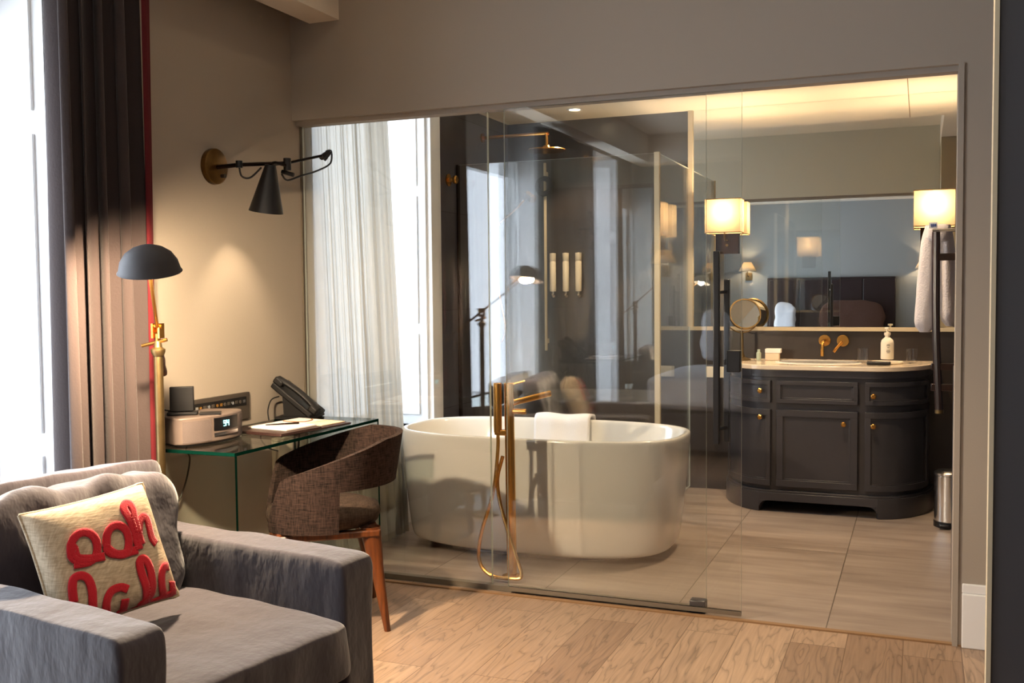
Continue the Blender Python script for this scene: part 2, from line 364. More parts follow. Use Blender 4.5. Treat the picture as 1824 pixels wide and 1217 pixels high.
# left wall with openings: bedroom windows (Y -1.3..-.1 and 1.15..2.55), bathroom window (4.1..5.3)
def leftwall(name, y0, y1, ops, m, zt, lab):
    bm = BM(); y = y0
    for a, b, z0, z1 in ops:
        box(bm, LX-.36, LX, y, a, 0, zt)
        if z0 > 0: box(bm, LX-.36, LX, a, b, 0, z0)
        box(bm, LX-.36, LX, a, b, z1, zt); y = b
    box(bm, LX-.36, LX, y, y1, 0, zt)
    return struct(name, bm, m, lab, smooth=False)
leftwall('wall_left', -2.0, 4.08, [(-1.3, -.1, .05, 2.55), (.60, 2.56, .05, 2.62)], M_taupe, CB, 'taupe painted bedroom wall behind the desk')
leftwall('wall_left_bathroom', 4.08, 5.50, [(4.12, 5.32, .53, 2.45)], M_white, 2.9, 'white bathroom wall around the window')
struct('wall_left_shower', B(LX-.36, LX, 5.50, YB+.1, 0, 2.9), M_dtileL, 'dark slate tiled side wall of the shower', smooth=False)
struct('wall_back', B(LX-.3, 2.2, -1.95, -1.8, 0, CB), M_blue, 'blue grey bedroom wall behind the bed', smooth=False)
struct('wall_right', B(1.7, 1.85, -1.95, 4.1, 0, CB), M_taupe, 'taupe right wall of the bedroom', smooth=False)
struct('ceiling', B(LX-.4, 2.2, -2.0, 4.1, CB, CB+.1), M_ceil, 'bedroom ceiling', smooth=False)
struct('ceiling_beam', boxes((-2.586, -2.43, -1.8, 3.97, 2.535, CB), (-2.43, 1.7, -1.8, -1.5, 2.535, CB)), M_ceil, 'pale boxed ceiling beam above the curtain', smooth=False)
struct('wall_header', B(LX, .137, 3.97, 4.08, 2.105, 2.9), M_taupe, 'taupe header wall above the glass opening', smooth=False)
struct('wall_header_inner', B(LX, .137, 4.08, 4.092, 2.105, 2.65), M_pale, 'pale inner face of the header, seen in the big mirror', smooth=False)
struct('wall_front_right', B(.137, 1.85, 3.97, 4.08, 0, 2.9), [M_taupe], 'narrow taupe wall right of the glass opening', smooth=False)
struct('trim_2', boxes((.118, .137, 3.962, 4.10, 0, 2.105), (LX, .137, 4.0, 4.06, 2.085, 2.105)), M_taupe, 'taupe jamb lining at the right end of the opening', smooth=False)
struct('baseboard_right', boxes((.15, 1.7, 3.95, 3.97, 0, .20), (.15, 1.7, 3.957, 3.97, .20, .235)), M_white, 'tall white baseboard right of the opening', smooth=False, bev=.004)
struct('baseboard_left', B(LX, LX+.018, 2.6, 3.97, 0, .12), M_white, 'white baseboard behind the glass desk', smooth=False)
struct('wall_nib', B(.139, .6, 4.08, 4.64, .0, 2.9), M_warmpaint, 'cream bathroom nib wall beside the opening', smooth=False)
struct('wall_nib_tile', boxes((.131, .139, 4.10, 4.645, 0, .98),), M_dtileL, 'dark tile facing low on the nib wall', smooth=False)
struct('wall_bathroom_right', B(.31, .6, 4.64, YB+.1, 0, 2.9), M_dtileL, 'dark tiled right wall of the bathroom', smooth=False)
struct('wall_bathroom_back', boxes((LX-.3, -1.41, YB, YB+.1, 0, 2.9), (-1.41, .4, YB, YB+.1, 0, 1.045)), M_dtile, 'dark tiled back wall of the bathroom', smooth=False)
struct('wall_bathroom_back_upper', B(-1.41, .4, YB+.02, YB+.12, 1.045, 2.9), M_warmpaint, 'painted wall holding the big mirror', smooth=False)
struct('ceiling_bathroom', boxes((LX-.4, .8, 5.70, YB+.1, 2.475, 2.9), (LX-.4, .137, 4.08, 5.70, 2.65, 2.9), (.137, .8, 4.08, 5.70, 2.475, 2.9)), M_ceil2, 'warm white bathroom ceiling', smooth=False)
struct('trim_3', B(-.081, -.077, 5.71, YB-.0, 2.4735, 2.476), M_strip, 'thin seam line in the bathroom ceiling', smooth=False)
struct('trim_4', B(-1.40, .31, YB-.035, YB, 1.045, 1.068), M_warmpaint, 'cream ledge under the bathroom mirror', smooth=False)
struct('trim_5', B(-1.415, -1.385, YB-.02, YB+.015, 1.068, 2.475), M_warmpaint, 'cream upright strip at the left of the mirror', smooth=False)
# panelled window reveals and windows
def reveal_panels(y, s, z0, z1, x0, x1, mold=True):
    bm = BM(); box(bm, x0, x1, min(y, y-s*.012), max(y, y-s*.012), z0, z1)
    for a, b in ((z0+.06, z0+(z1-z0)*.28), (z0+(z1-z0)*.31, z0+(z1-z0)*.70), (z0+(z1-z0)*.73, z1-.06)):
        xa, xb = x0+.05, x1-.05; t0, t1 = y-s*.012, y-s*.024
        for r in ((xa+.018, xb-.018, a, a+.018), (xa+.018, xb-.018, b-.018, b), (xa, xa+.018, a, b), (xb-.018, xb, a, b)):
            box(bm, r[0], r[1], min(t0, t1), max(t0, t1), r[2], r[3])
    return bm
def window(n, y0, y1, z0, z1, lab, bars):
    bm = BM(); X0, X1 = WX-.05, WX
    box(bm, X0, X1, y0, y0+.05, z0, z1); box(bm, X0, X1, y1-.05, y1, z0, z1); box(bm, X0, X1, y0, y1, z0, z0+.06); box(bm, X0, X1, y0, y1, z1-.05, z1)
    if bars > 1: box(bm, X0, X1+.01, y0, y1, (z0+z1)/2-.025, (z0+z1)/2+.025)
    for k in range(1, bars): yy = y0+(y1-y0)*k/bars; box(bm, X0+.01, X1-.01, yy-.012, yy+.012, z0, z1)
    o = struct(f'window_{n}', bm, M_white, lab, smooth=False)
    mk('pane', B(WX-.028, WX-.022, y0+.05, y1-.05, z0+.06, z1-.05), M_wglass, o, smooth=False)
    return o
window(1, .60, 2.56, .05, 2.62, 'tall white bedroom window at the left', 1)
window(2, -1.3, -.1, .05, 2.55, 'tall white bedroom window beside the bed', 3)
window(3, 4.12, 5.32, .53, 2.45, 'white bathroom window behind the sheer curtain', 1)
struct('trim_6', reveal_panels(2.56, 1, .05, 2.62, WX, LX+.0), M_white, 'white panelled reveal of the bedroom window', smooth=False)
struct('trim_11', B(WX-.04, WX+.03, .60, 2.56, 2.2, 2.62), M_white, 'white blind box at the top of the bedroom window', smooth=False)
for n_, y_, za, zb in ((12, .60, .05, 2.62), (13, -1.3, .05, 2.55), (14, 4.12, .53, 2.45)):
    struct(f'trim_{n_}', reveal_panels(y_, -1, za, zb, WX, LX), M_white, {12: 'white near reveal of the tall bedroom window', 13: 'white near reveal of the window beside the bed', 14: 'white near reveal of the bathroom window'}[n_], smooth=False)
struct('trim_15', reveal_panels(-.1, 1, .05, 2.55, WX, LX), M_white, 'white panelled reveal of the window beside the bed', smooth=False)
struct('trim_7', reveal_panels(5.32, 1, .53, 2.45, WX, LX+.0), M_white, 'white panelled reveal of the bathroom window', smooth=False)
struct('trim_8', boxes((LX, LX+.03, 5.33, 5.43, .40, 2.48), (LX, LX+.02, 5.43, 5.48, .40, 2.48)), M_white, 'white moulded casing beside the bathroom window', smooth=False, bev=.004)
struct('trim_9', B(LX-.33, LX+.04, 4.12, 5.36, .50, .53), M_white, 'white sill of the bathroom window', smooth=False)
struct('trim_10', boxes((LX, LX+.02, 2.565, 2.63, 0, 2.70)), M_white, 'white casing beside the bedroom window', smooth=False)

# dark door leaf at the right foreground
d = struct('door_1', B(.154, 1.05, 2.47, 2.51, .01, 2.75), M_pgrey, 'dark grey door leaf at the right edge', smooth=False, bev=.002)
mk('door_edge', B(.1445, .154, 2.465, 2.515, .01, 2.75), M_warmpaint, d, smooth=False)

# ------------------------------------------------------------------ glass wall
def pane(name, parent, x0, x1, y0, y1, z0, z1, vert=True, world=True, em=None):
    """glass slab, edge faces darker; axis is found from the thin side"""
    bm = BM(); box(bm, x0, x1, y0, y1, z0, z1)
    dims = (x1-x0, y1-y0, z1-z0); t = dims.index(min(dims))
    for f in bm.faces:
        f.normal_update()
        f.material_index = 0 if abs(f.normal[t]) > .9 else 1
    return mk(name, bm, [M_glass, em or M_gedge2], parent, world, smooth=False)
g = root('glass_partition', 'fixed frameless glass partition between bedroom and bathroom', 'glass partition', (-1.7, 4.04, 0))
pane('pane', g, LX+.012, -1.742, 4.035, 4.045, .02, 2.09); pane('pane', g, -1.738, -.795, 4.035, 4.045, .02, 2.09)
mk('channel', B(LX, -.80, 4.022, 4.058, 0, .022), M_chan, g, True, smooth=False)
mk('clamp', B(-.86, -.795, 4.015, 4.065, 0, .05), M_dark, g, True, bev=.004)
mk('side_channel', B(LX, LX+.007, 4.028, 4.052, 0, 2.09), M_chan, g, True, smooth=False)
g = root('sliding_glass_door', 'frameless sliding glass door with long black bar handle', 'glass door', (-1.1, 4.0, 0))
pane('pane', g, -1.648, -.649, 3.998, 4.008, .03, 2.085)
mk('bottom_rail', B(-1.648, -.649, 3.996, 4.010, .012, .03), M_chan, g, True, smooth=False)
bm = BM()
for yy in (3.965, 4.075-.03):
    box(bm, -.752 if yy < 4 else -.725, -.728 if yy < 4 else -.703, yy-.012, yy+.012, .70, 1.46 if yy < 4 else 1.35)
cyl(bm, (-.738, 3.96, .76), (-.715, 4.045, .76), .007); cyl(bm, (-.738, 3.96, 1.3), (-.715, 4.045, 1.3), .007)
mk('handle', bm, M_black, g, True, bev=.003, label='long black bar handle')
lk = mk('lock_plate', B(-.705, -.652, 3.985, 4.02, .985, 1.07), M_black, g, True, bev=.003)
mk('lock_cylinder', cyl(BM(), (-.68, 3.975, 1.03), (-.68, 3.99, 1.03), .009), M_gold, lk)

# shower enclosure
g = root('shower_enclosure', 'glass shower enclosure behind the bathtub', 'shower screen', (-1.41, 5.75, 0))
pane('front_pane', g, LX+.012, -1.425, 5.745, 5.755, .01, 2.10)
pane('side_pane', g, -1.415, -1.405, 5.77, YB-.004, .01, 2.10)
mk('corner_post', B(-1.43, -1.40, 5.735, 5.765, 0, 2.105), M_warmpaint, g, True, smooth=False, label='cream corner post')
mk('wall_channel', B(LX+.003, LX+.014, 5.735, 5.765, 0, 2.10), M_dbrass, g, True, smooth=False)
bm = BM()
for k in range(0): pass
g = root('rain_shower', 'brass rain shower head on a straight wall arm', 'shower head', (LX, 6.15, 2.32))
bm = BM(); tube(bm, [(LX+.005, 6.15, 2.322), (-2.26, 6.15, 2.322), (-2.245, 6.15, 2.32), (-2.238, 6.15, 2.30), (-2.238, 6.15, 2.24)], .011, k=3)
mk('arm', bm, M_gold, g, True)
mk('wall_flange', cyl(BM(), (LX, 6.15, 2.322), (LX+.012, 6.15, 2.322), .03), M_gold, g, True)
mk('shower_head', lathe(BM(), [(0, .03), (.02, .03), (.03, .012), (.12, .006), (.126, .0), (.12, -.006), (0, -.006)], (-2.238, 6.15, 2.215)), M_gold, g, True)
g = root('hand_shower', 'slim brass hand shower with looping hose', 'hand shower', (LX, 5.95, 1.9))
mk('bracket', cyl(BM(), (LX, 6.3, 1.76), (LX+.06, 6.3, 1.77), .014), M_gold, g, True)
mk('handset', tube(BM(), [(LX+.05, 6.3, 1.77), (-2.52, 6.28, 1.85), (-2.44, 6.26, 1.915)], .008), M_gold, g, True)
mk('spray_head', cyl(BM(), (-2.42, 6.27, 1.95), (-2.37, 6.25, 1.915), .028), M_gold, g, True)
mk('hose', tube(BM(), [(LX+.05, 6.3, 1.765), (LX+.035, 6.3, 1.60), (LX+.05, 6.3, 1.30), (LX+.09, 6.3, 1.08), (LX+.06, 6.3, .97), (LX+.02, 6.3, 1.0)], .006, k=8), M_gold, g, True)
g = root('shower_rail', 'pale vertical shower rail with bronze ring standing in for a reflection', 'shower rail', (-2.40, YB, 1.7))
mk('rail', boxes((-2.408, -2.392, YB-.05, YB-.034, .9, 2.19)), M_warmpaint, g, True, bev=.002)
for z_ in (.95, 2.1): mk('rail_mount', boxes((-2.408, -2.392, YB-.034, YB, z_, z_+.03)), M_warmpaint, g, True)
mk('ring', lathe(BM(), [(.034, -.008), (.066, -.008), (.07, 0), (.066, .008), (.034, .008), (.034, -.008)], (-2.40, YB-.06, 2.03), (0, -1, 0)), M_dbrass, g, True)  # ring modelled in place of a brownish reflection in the shower
def dispenser(x, lab):
    g = root('soap_dispenser', lab, 'soap dispenser', (x, YB, 1.3), group='wall soap dispensers in the shower')
    mk('tube_body', lathe(BM(), [(0, .0), (.020, .0), (.022, .012), (.022, .20), (.020, .205), (.020, .208), (.022, .212), (.022, .262), (0, .265)], (x, YB-.030, 1.308)), M_lbl, g, True)
    mk('nozzle', tube(BM(), [(x, YB-.030, 1.31), (x, YB-.035, 1.285), (x+.012, YB-.05, 1.275)], .010), M_chrome, g, True)
    mk('bracket', B(x-.012, x+.012, YB-.012, YB, 1.34, 1.52), M_chrome, g, True)
dispenser(-2.352, 'cream wall soap dispenser in the shower, leftmost of the three')
dispenser(-2.258, 'cream wall soap dispenser in the shower, middle of the three')
dispenser(-2.166, 'cream wall soap dispenser in the shower, rightmost of the three')
o = mk('robe_hook', lathe(BM(), [(0, 0), (.036, 0), (.038, .008), (.016, .012), (.014, .035), (.024, .04), (.026, .055), (.02, .062), (0, .062)], (LX, 5.623, 1.996), (1, 0, 0)), M_gold)
tag(o, 'round brass robe hook on the dark slate tile beside the window', 'hook')

# sheer curtain over the bathroom window
def curtain(y0a, y1a, y0b, y1b, z0, z1, x, amp, folds, nu=160, nv=24, seed=0, taper=False, drift=.0, swing=.012):
    """pleats run along Y; a = top edge range, b = bottom edge range"""
    bm = BM()
    def f(u, v):
        z = z0+(z1-z0)*v
        s = u+.014*math.sin(u*folds*2.1+seed)+.006*noise.noise(Vector((u*6, v*2, seed)))
        t = (1-v)
        ya = y0a+(y1a-y0a)*s; yb = y0b+(y1b-y0b)*s
        sh = t**1.0
        yy = ya*(1-sh)+yb*sh
        ph = 2*PI*folds*(u+.02*math.sin(u*9+seed))
        xx = x+amp*(.75+.35*math.sin(u*7+seed))*math.sin(ph)*(.8+.3*t)+.25*amp*math.sin(2.3*ph+v*.6)+drift*t
        if taper: xx = xx*(1-max(0, 1-u*14))+(-2.683)*max(0, 1-u*14)
        return Vector((xx, yy+swing*math.sin(ph*2+v*.5)*(0 if taper else 1), z))
    return grid(bm, f, nu, nv)
o = mk('sheer_curtain', curtain(4.062, 4.80, 4.062, 4.86,   .01, 2.44, -2.655, .011, 17, nu=260, seed=3, drift=.07, taper=True), M_sheer, ang=80)
tag(o, 'cream sheer curtain gathered beside the bathtub', 'curtain')
# bedroom drapes
g = root('drape', 'mauve brown full-length drape with crimson edge by the window', 'curtain', (-2.60, 2.72, 0))
mk('fabric', curtain(2.485, 2.845, 2.47, 2.84, .02, 2.78, -2.600, .066, 4.15, nu=200, seed=1.1, swing=.020), M_curtain, g, True, ang=80, solid=.004)
mk('lining', curtain(2.845, 2.885, 2.838, 2.852, .02, 2.78, -2.545, .010, 1.0, nu=16, seed=.4), M_red, g, True, ang=80, solid=.004, label='crimson lining edge')
g = root('drape', 'grey drape hanging beyond the bedroom window', 'curtain', (-2.60, .5, 0))
mk('fabric', curtain(-.08, 1.12, -.08, 1.12, .02, 2.50, -2.56, .045, 11, nu=180, seed=2.1), M_curtain2, g, True, ang=80, solid=.003)

# ------------------------------------------------------------------ bathtub
def se(t, a, b, k=3.0):
    c, s = math.cos(t), math.sin(t)
    return a*math.copysign(abs(c)**(2/k), c), b*math.copysign(abs(s)**(2/k), s)
tx, ty = -1.815, 4.90
bm = BM()
prof = [(.655, .36, .0), (.690, .392, .012), (.700, .402, .04), (.722, .408, .2), (.740, .409, .38), (.753, .409, .52), (.757, .408, .562), (.752, .404, .572), (.735, .388, .574), (.722, .374, .568), (.70, .355, .50), (.64, .31, .28), (.55, .24, .14), (.3, .12, .115), (0.02, .01, .11)]
grid(bm, lambda u, v: (lambda p, q: Vector((tx+p[0], ty+p[1], q[2])))(se(2*PI*u, *[prof[round(v*(len(prof)-1))][i] for i in (0, 1)]), prof[round(v*(len(prof)-1))]), 72, len(prof)-1, True)
o = mk('bathtub', bm, M_porc, ang=50); o.location.z = .028; tag(o, 'white oval freestanding bathtub behind the glass', 'bathtub')
mk('plinth', lathe(BM(), [(0, -.028), (.63, -.028), (.63, .006), (0, .006)], (tx, ty, 0), n=48, sx=.98, sy=.51), M_dark, o)  # dark base stands in for the shadow gap under the tub
ss = o.modifiers.new('s', 'SUBSURF'); ss.levels = 1; ss.render_levels = 2
# towel over the far rim
bm = BM()
path = [(5.345, .42), (5.339, .52), (5.334, .600), (5.322, .617), (5.300, .620), (5.268, .616), (5.240, .59), (5.226, .53), (5.206, .46), (5.184, .40)]
pp = smoothpath([Vector((0, a, b)) for a, b in path], 4)
grid(bm, lambda u, v: Vector((-1.99+.32*u+.004*math.sin(v*9), pp[round(v*(len(pp)-1))].y+.003*math.sin(u*14), pp[round(v*(len(pp)-1))].z+.004*math.sin(u*9))), 20, len(pp)-1)
o = mk('bath_towel', bm, M_towel, solid=.014, ang=80, bev=0); tag(o, 'white towel draped over the far rim of the bathtub', 'towel')
# floor-standing tap
g = root('bath_tap', 'gold floor-standing bath tap with hand shower and hose', 'tap', (-1.728, 4.24, 0))
mk('column', cyl(BM(), (-1.728, 4.24, .012), (-1.735, 4.24, .895), .0225, n=28), M_gold, g, True, bev=.003)
mk('base_flange', lathe(BM(), [(0, 0), (.045, 0), (.045, .008), (.03, .014), (0, .014)], (-1.728, 4.24, 0)), M_gold, g, True)
mk('spout', cyl(BM(), (-1.73, 4.24, .80), (-1.585, 4.38, .838), .0145), M_gold, g, True, bev=.002)
mk('lever', cyl(BM(), (-1.735, 4.24, .885), (-1.66, 4.25, .905), .005), M_gold, g, True)
mk('valve_knob', cyl(BM(), (-1.73, 4.24, .765), (-1.655, 4.25, .765), .013), M_gold, g, True, bev=.002)
hs = mk('hand_shower', cyl(BM(), (-1.785, 4.225, .665), (-1.785, 4.225, .895), .019), M_gold, g, True, bev=.003)
mk('holder', boxes((-1.80, -1.74, 4.215, 4.245, .655, .68)), M_gold, g, True, bev=.003)
mk('hose', tube(BM(), [(-1.785, 4.225, .665), (-1.785, 4.22, .58), (-1.80, 4.20, .40), (-1.855, 4.18, .20), (-1.86, 4.17, .08), (-1.80, 4.16, .022), (-1.70, 4.16, .016), (-1.655, 4.17, .03), (-1.69, 4.19, .12), (-1.765, 4.21, .32), (-1.785, 4.215, .45), (-1.76, 4.22, .56)], .0085, k=8), M_gold, g, True)

# ------------------------------------------------------------------ vanity
VX0, VX1, VYF, VYB = -1.125, .068, 6.035, YB
RX, RY = .33, .50
def foot(s, out=0):
    """outline of the bow-ended vanity; s from 0 (left back) to 1 (right back)"""
    cxl, cxr, cyy = VX0+RX, VX1-RX, VYF+RY
    arc = .72; st = (cxr-cxl); tot = 2*arc+st; d = s*tot
    if d < arc:
        t = PI-(d/arc)*PI/2 ; p = Vector((cxl+RX*math.cos(t), cyy-RY*math.sin(t))); nrm = Vector((math.cos(t)/RX, -math.sin(t)/RY)).normalized()
    elif d < arc+st: p = Vector((cxl+(d-arc), VYF)); nrm = Vector((0, -1))
    else:
        t = PI/2-((d-arc-st)/arc)*PI/2; p = Vector((cxr+RX*math.cos(t), cyy-RY*math.sin(t))); nrm = Vector((math.cos(t)/RX, -math.sin(t)/RY)).normalized()
    return p+nrm*out
_st = (VX1-VX0-2*RX); _tot = 1.44+_st
S = lambda x: (.72+(x-(VX0+RX)))/_tot         # s of an x on the straight front
def slab(bm, s0, s1, z0, z1, o0, o1, n=30, lip=0):
    rings = []
    for i in range(n+1):
        s = s0+(s1-s0)*i/n; a, b = foot(s, o0), foot(s, o1)
        rings.append([bm.verts.new((p.x, p.y, z)) for p, z in ((a, z0), (b, z0), (b, z1), (a, z1))])
    for a, b in zip(rings, rings[1:]):
        for j in range(4): bm.faces.new((a[j], b[j], b[(j+1) % 4], a[(j+1) % 4]))
    bm.faces.new(rings[0]); bm.faces.new(rings[-1][::-1]); return bm
def outline(out, n=48): 
    P = [foot(i/n, out) for i in range(n+1)]; P[0].y = VYB-.001; P[-1].y = VYB-.001; return [(VX0-out, VYB-.001)]*0+[(p.x, p.y) for p in P]
van = root('vanity_unit', 'charcoal bow-ended bathroom vanity cabinet with brass knobs', 'vanity', ((VX0+VX1)/2, VYF, 0))
bm = prism(BM(), outline(-.012), .10, .83)
mk('body', bm, M_dark, van, True, ang=30)
bm = BM(); slab(bm, 0, 1, .83-.035, .838, -.02, .004, 60); mk('top_rail', bm, M_dark, van, True, bev=.002)
# plinth with bracket cut-out
bm = BM(); slab(bm, 0, S(-.90), 0, .115, -.03, .020, 24); slab(bm, S(-.20), 1, 0, .115, -.03, .020, 24); slab(bm, S(-.90), S(-.20), .068, .115, -.03, .020, 8)
for sg, xc in ((1, -.90), (-1, -.20)):
    for k in range(8):
        t = k/8; t2 = (k+1)/8; h = .068-.068*(1-math.sqrt(max(0, 1-(1-t)**2)))*1.0
        x0, x1 = xc+sg*.07*t, xc+sg*.07*t2
        zz = .068*(math.sqrt(1-(1-t2)**2)) if t2 < 1 else .068
        slab(bm, S(min(x0, x1)), S(max(x0, x1)), zz*.98, .07, -.03, .020, 1)
slab(bm, 0, 1, .115, .128, -.02, .012, 60)
mk('plinth', bm, M_dark, van, True, bev=.0015)
def frontpanel(name, s0, s1, z0, z1, fr=.03, n=16, par=van):
    bm = BM(); slab(bm, s0, s1, z0, z1, -.012, .004, n)
    ds = fr/_tot
    slab(bm, s0, s1, z1-fr, z1, .004, .015, n); slab(bm, s0, s1, z0, z0+fr, .004, .015, n)
    slab(bm, s0, s0+ds, z0+fr, z1-fr, .004, .015, 2); slab(bm, s1-ds, s1, z0+fr, z1-fr, .004, .015, 2)
    ds2 = .008/_tot
    slab(bm, s0+ds, s1-ds, z1-fr-.008, z1-fr, .004, .008, n); slab(bm, s0+ds, s1-ds, z0+fr, z0+fr+.008, .004, .008, n)
    slab(bm, s0+ds, s0+ds+ds2, z0+fr, z1-fr, .004, .008, 1); slab(bm, s1-ds-ds2, s1-ds, z0+fr, z1-fr, .004, .008, 1)
    return mk(name, bm, M_dark, par, True, ang=25, bev=.0012)
def knob(parent, s, z):
    p = foot(s, .012); q = foot(s, .05); nn = (q-p).normalized()
    mk('knob', lathe(BM(), [(0, 0), (.007, 0), (.006, .012), (.014, .018), (.015, .026), (.010, .031), (0, .032)], (p.x, p.y, z), (nn.x, nn.y, 0), n=16), M_gold, parent, True, label='brass knob')
def hinge(parent, s, z):
    p = foot(s, .010); mk('hinge', cyl(BM(), (p.x, p.y, z), (p.x, p.y, z+.06), .005, n=8), M_dbrass, parent, True)
mid0, mid1 = S(-.775), S(-.325); l1, r0_ = S(-.815), S(-.285)
dz0, dz1, ez0, ez1 = .155, .605, .645, .775
dd = frontpanel('door', mid0, mid1, dz0, dz1, .038, 8); knob(dd, S(-.40), .535); hinge(dd, mid0+.001, .23); hinge(dd, mid0+.001, .49)
dd = frontpanel('door', .10, l1, dz0, dz1, .034); knob(dd, S(-.885), .56); hinge(dd, .102, .2); hinge(dd, .102, .5)
dd = frontpanel('door', r0_, .90, dz0, dz1, .034); knob(dd, S(-.235), .53); hinge(dd, .898, .2); hinge(dd, .898, .5)
dd = frontpanel('drawer', mid0, mid1, ez0, ez1, .024, 8)
dd = frontpanel('drawer', .10, l1, ez0, ez1, .024); knob(dd, S(-.885), .715)
dd = frontpanel('drawer', r0_, .90, ez0, ez1, .024); knob(dd, S(-.235), .70)
# marble top
bm = prism(BM(), outline(.022, 60), .838, .866)
o = mk('countertop', bm, M_marble, bev=.004, ang=30); tag(o, 'cream marble countertop on the charcoal vanity', 'countertop')
o2 = mk('washbasin', lathe(BM(), [(.252, .0), (.250, .004), (.238, .006), (.226, .0035), (.12, .0015), (0, .0012)], (-.57, 6.31, .866), n=48, sx=1.0, sy=.66), M_porc)
tag(o2, 'white oval washbasin set in the marble countertop', 'washbasin')
# big mirror
o = mk('vanity_mirror', B(-1.384, .31, YB+.0, YB+.018, 1.070, 2.474), M_mirror, smooth=False); tag(o, 'large wall mirror reaching the ceiling above the vanity', 'mirror')
# wall sconces with box shades
def box_sconce(x, lab, z=1.775):
    g = root('box_sconce', lab, 'wall lamp', (x, YB, z), group='box shade lamps on the bathroom mirror')
    w_, h_ = .112, .105
    bm = BM()
    pts = [(-w_, -.19), (w_, -.19), (w_, -.055), (-w_, -.055)]
    for i in range(4):
        a, b = pts[i], pts[(i+1) % 4]
        vs = [bm.verts.new((x+q[0], YB+q[1], zz)) for q, zz in ((a, z-h_), (b, z-h_), (b, z+h_), (a, z+h_))]; bm.faces.new(vs)
    bmesh.ops.remove_doubles(bm, verts=bm.verts, dist=1e-5)
    sh = mk('shade', bm, M_shade, g, True, smooth=False)
    for zz in (z-h_, z+h_):
        mk('trim', tube(BM(), [(x+pts[i % 4][0], YB+pts[i % 4][1], zz) for i in range(5)], .003, n=6, smooth=False), M_trim, sh, True)
    mk('backplate', B(x-.075, x+.075, YB-.022, YB-.002, z-.235, z-.095), M_dbrass, g, True, bev=.002)
    bm = BM(); tube(bm, [(x, YB-.02, z-.15), (x, YB-.09, z-.15), (x, YB-.115, z-.12), (x, YB-.12, z-.05)], .006); mk('arm', bm, M_brass, g, True)
    mk('switch_knob', cyl(BM(), (x, YB-.02, z-.18), (x, YB-.035, z-.18), .008), M_brass, g, True)
    mk('bulb', lathe(BM(), [(0, -.04), (.012, -.04), (.014, -.015), (.022, .01), (.018, .03), (0, .04)], (x, YB-.12, z), n=12), M_bulb, g, True)
    lamp('bulb_light', (x, YB-.12, z+.02), 12, WARM, .05, g)
box_sconce(-1.160, 'lit box-shaded wall lamp on the mirror, left end of the vanity')
box_sconce(.070, 'lit box-shaded wall lamp on the mirror above the towel ladder')
# wall taps
g = root('wall_spout', 'gold wall-mounted basin spout above the washbasin', 'tap', (-.555, YB, .99))
mk('rosette', cyl(BM(), (-.555, YB, .985), (-.555, YB-.012, .985), .036, n=28), M_gold, g, True, bev=.002)
mk('spout', tube(BM(), [(-.555, YB-.01, .985), (-.555, YB-.10, .985), (-.556, YB-.135, .975), (-.557, YB-.145, .95), (-.557, YB-.145, .895)], .011), M_gold, g, True)
g = root('wall_lever', 'gold round tap lever right of the basin spout', 'tap lever', (-.445, YB, .99))
mk('rosette', cyl(BM(), (-.445, YB, .985), (-.445, YB-.03, .985), .036, n=28), M_gold, g, True, bev=.002)
mk('lever', tube(BM(), [(-.45, YB-.035, .978), (-.48, YB-.05, .94), (-.497, YB-.055, .915)], .009), M_gold, g, True)
# counter objects
CT = .867
g = root('magnifying_mirror', 'round brass magnifying mirror on a slim stand', 'mirror', (-1.035, 6.40, CT))
nx = Vector((.30, -.9, .30)).normalized()
mk('stand', lathe(BM(), [(0, 0), (.055, 0), (.055, .006), (.018, .02), (.010, .05), (.008, .17), (.006, .185), (0, .185)], (-1.035, 6.40, CT)), M_brass, g, True)
bm = BM(); tube(bm, [Vector((-1.035, 6.40, 1.145))+Vector((math.cos(t)*.105, 0, math.sin(t)*.105)) for t in [PI+PI*i/12 for i in range(13)]], .004, k=2)
mk('yoke', bm, M_brass, g, True)
mc = Vector((-1.018, 6.40, 1.155))
fr_ = mk('frame', lathe(BM(), [(.088, -.008), (.098, -.010), (.102, 0), (.098, .012), (.090, .012)], mc, nx, n=36), M_brass, g, True)
mk('mirror_disc', lathe(BM(), [(0, .008), (.091, .008), (.091, -.006), (0, -.006)], mc, nx, n=36), M_mirror, g, True)
o = mk('toiletry_bottle', lathe(BM(), [(0, 0), (.014, 0), (.015, .004), (.015, .045), (.009, .052), (.009, .066), (0, .067)], (-.935, 6.42, CT), n=16), mat('pale_green_plastic', srgb(176, 190, 172), .3)); tag(o, 'tiny pale green toiletry bottle beside the magnifying mirror', 'bottle')
o = mk('soap_box', B(-.895, -.81, 6.41, 6.46, CT, CT+.045), M_kraft, bev=.002); tag(o, 'cream soap box lying on the marble countertop', 'soap box')
o = mk('soap_box', B(-.895, -.80, 6.405, 6.465, CT+.046, CT+.072), M_paper, bev=.002); tag(o, 'flat white box stacked on the cream soap box', 'soap box')
g = root('pump_bottle', 'cream pump bottle standing on the glass tray', 'bottle', (-.178, 6.30, CT+.024))
zz = CT+.026
mk('bottle_body', lathe(BM(), [(0, 0), (.034, 0), (.036, .004), (.036, .095), (.032, .112), (.018, .125), (.013, .13), (.013, .14), (0, .14)], (-.178, 6.30, zz)), M_lbl, g, True)
mk('pump', lathe(BM(), [(0, .14), (.018, .14), (.018, .155), (.006, .158), (.006, .175), (.015, .177), (.015, .187), (0, .188)], (-.178, 6.30, zz), n=16), M_lbl, g, True)
bm = BM()
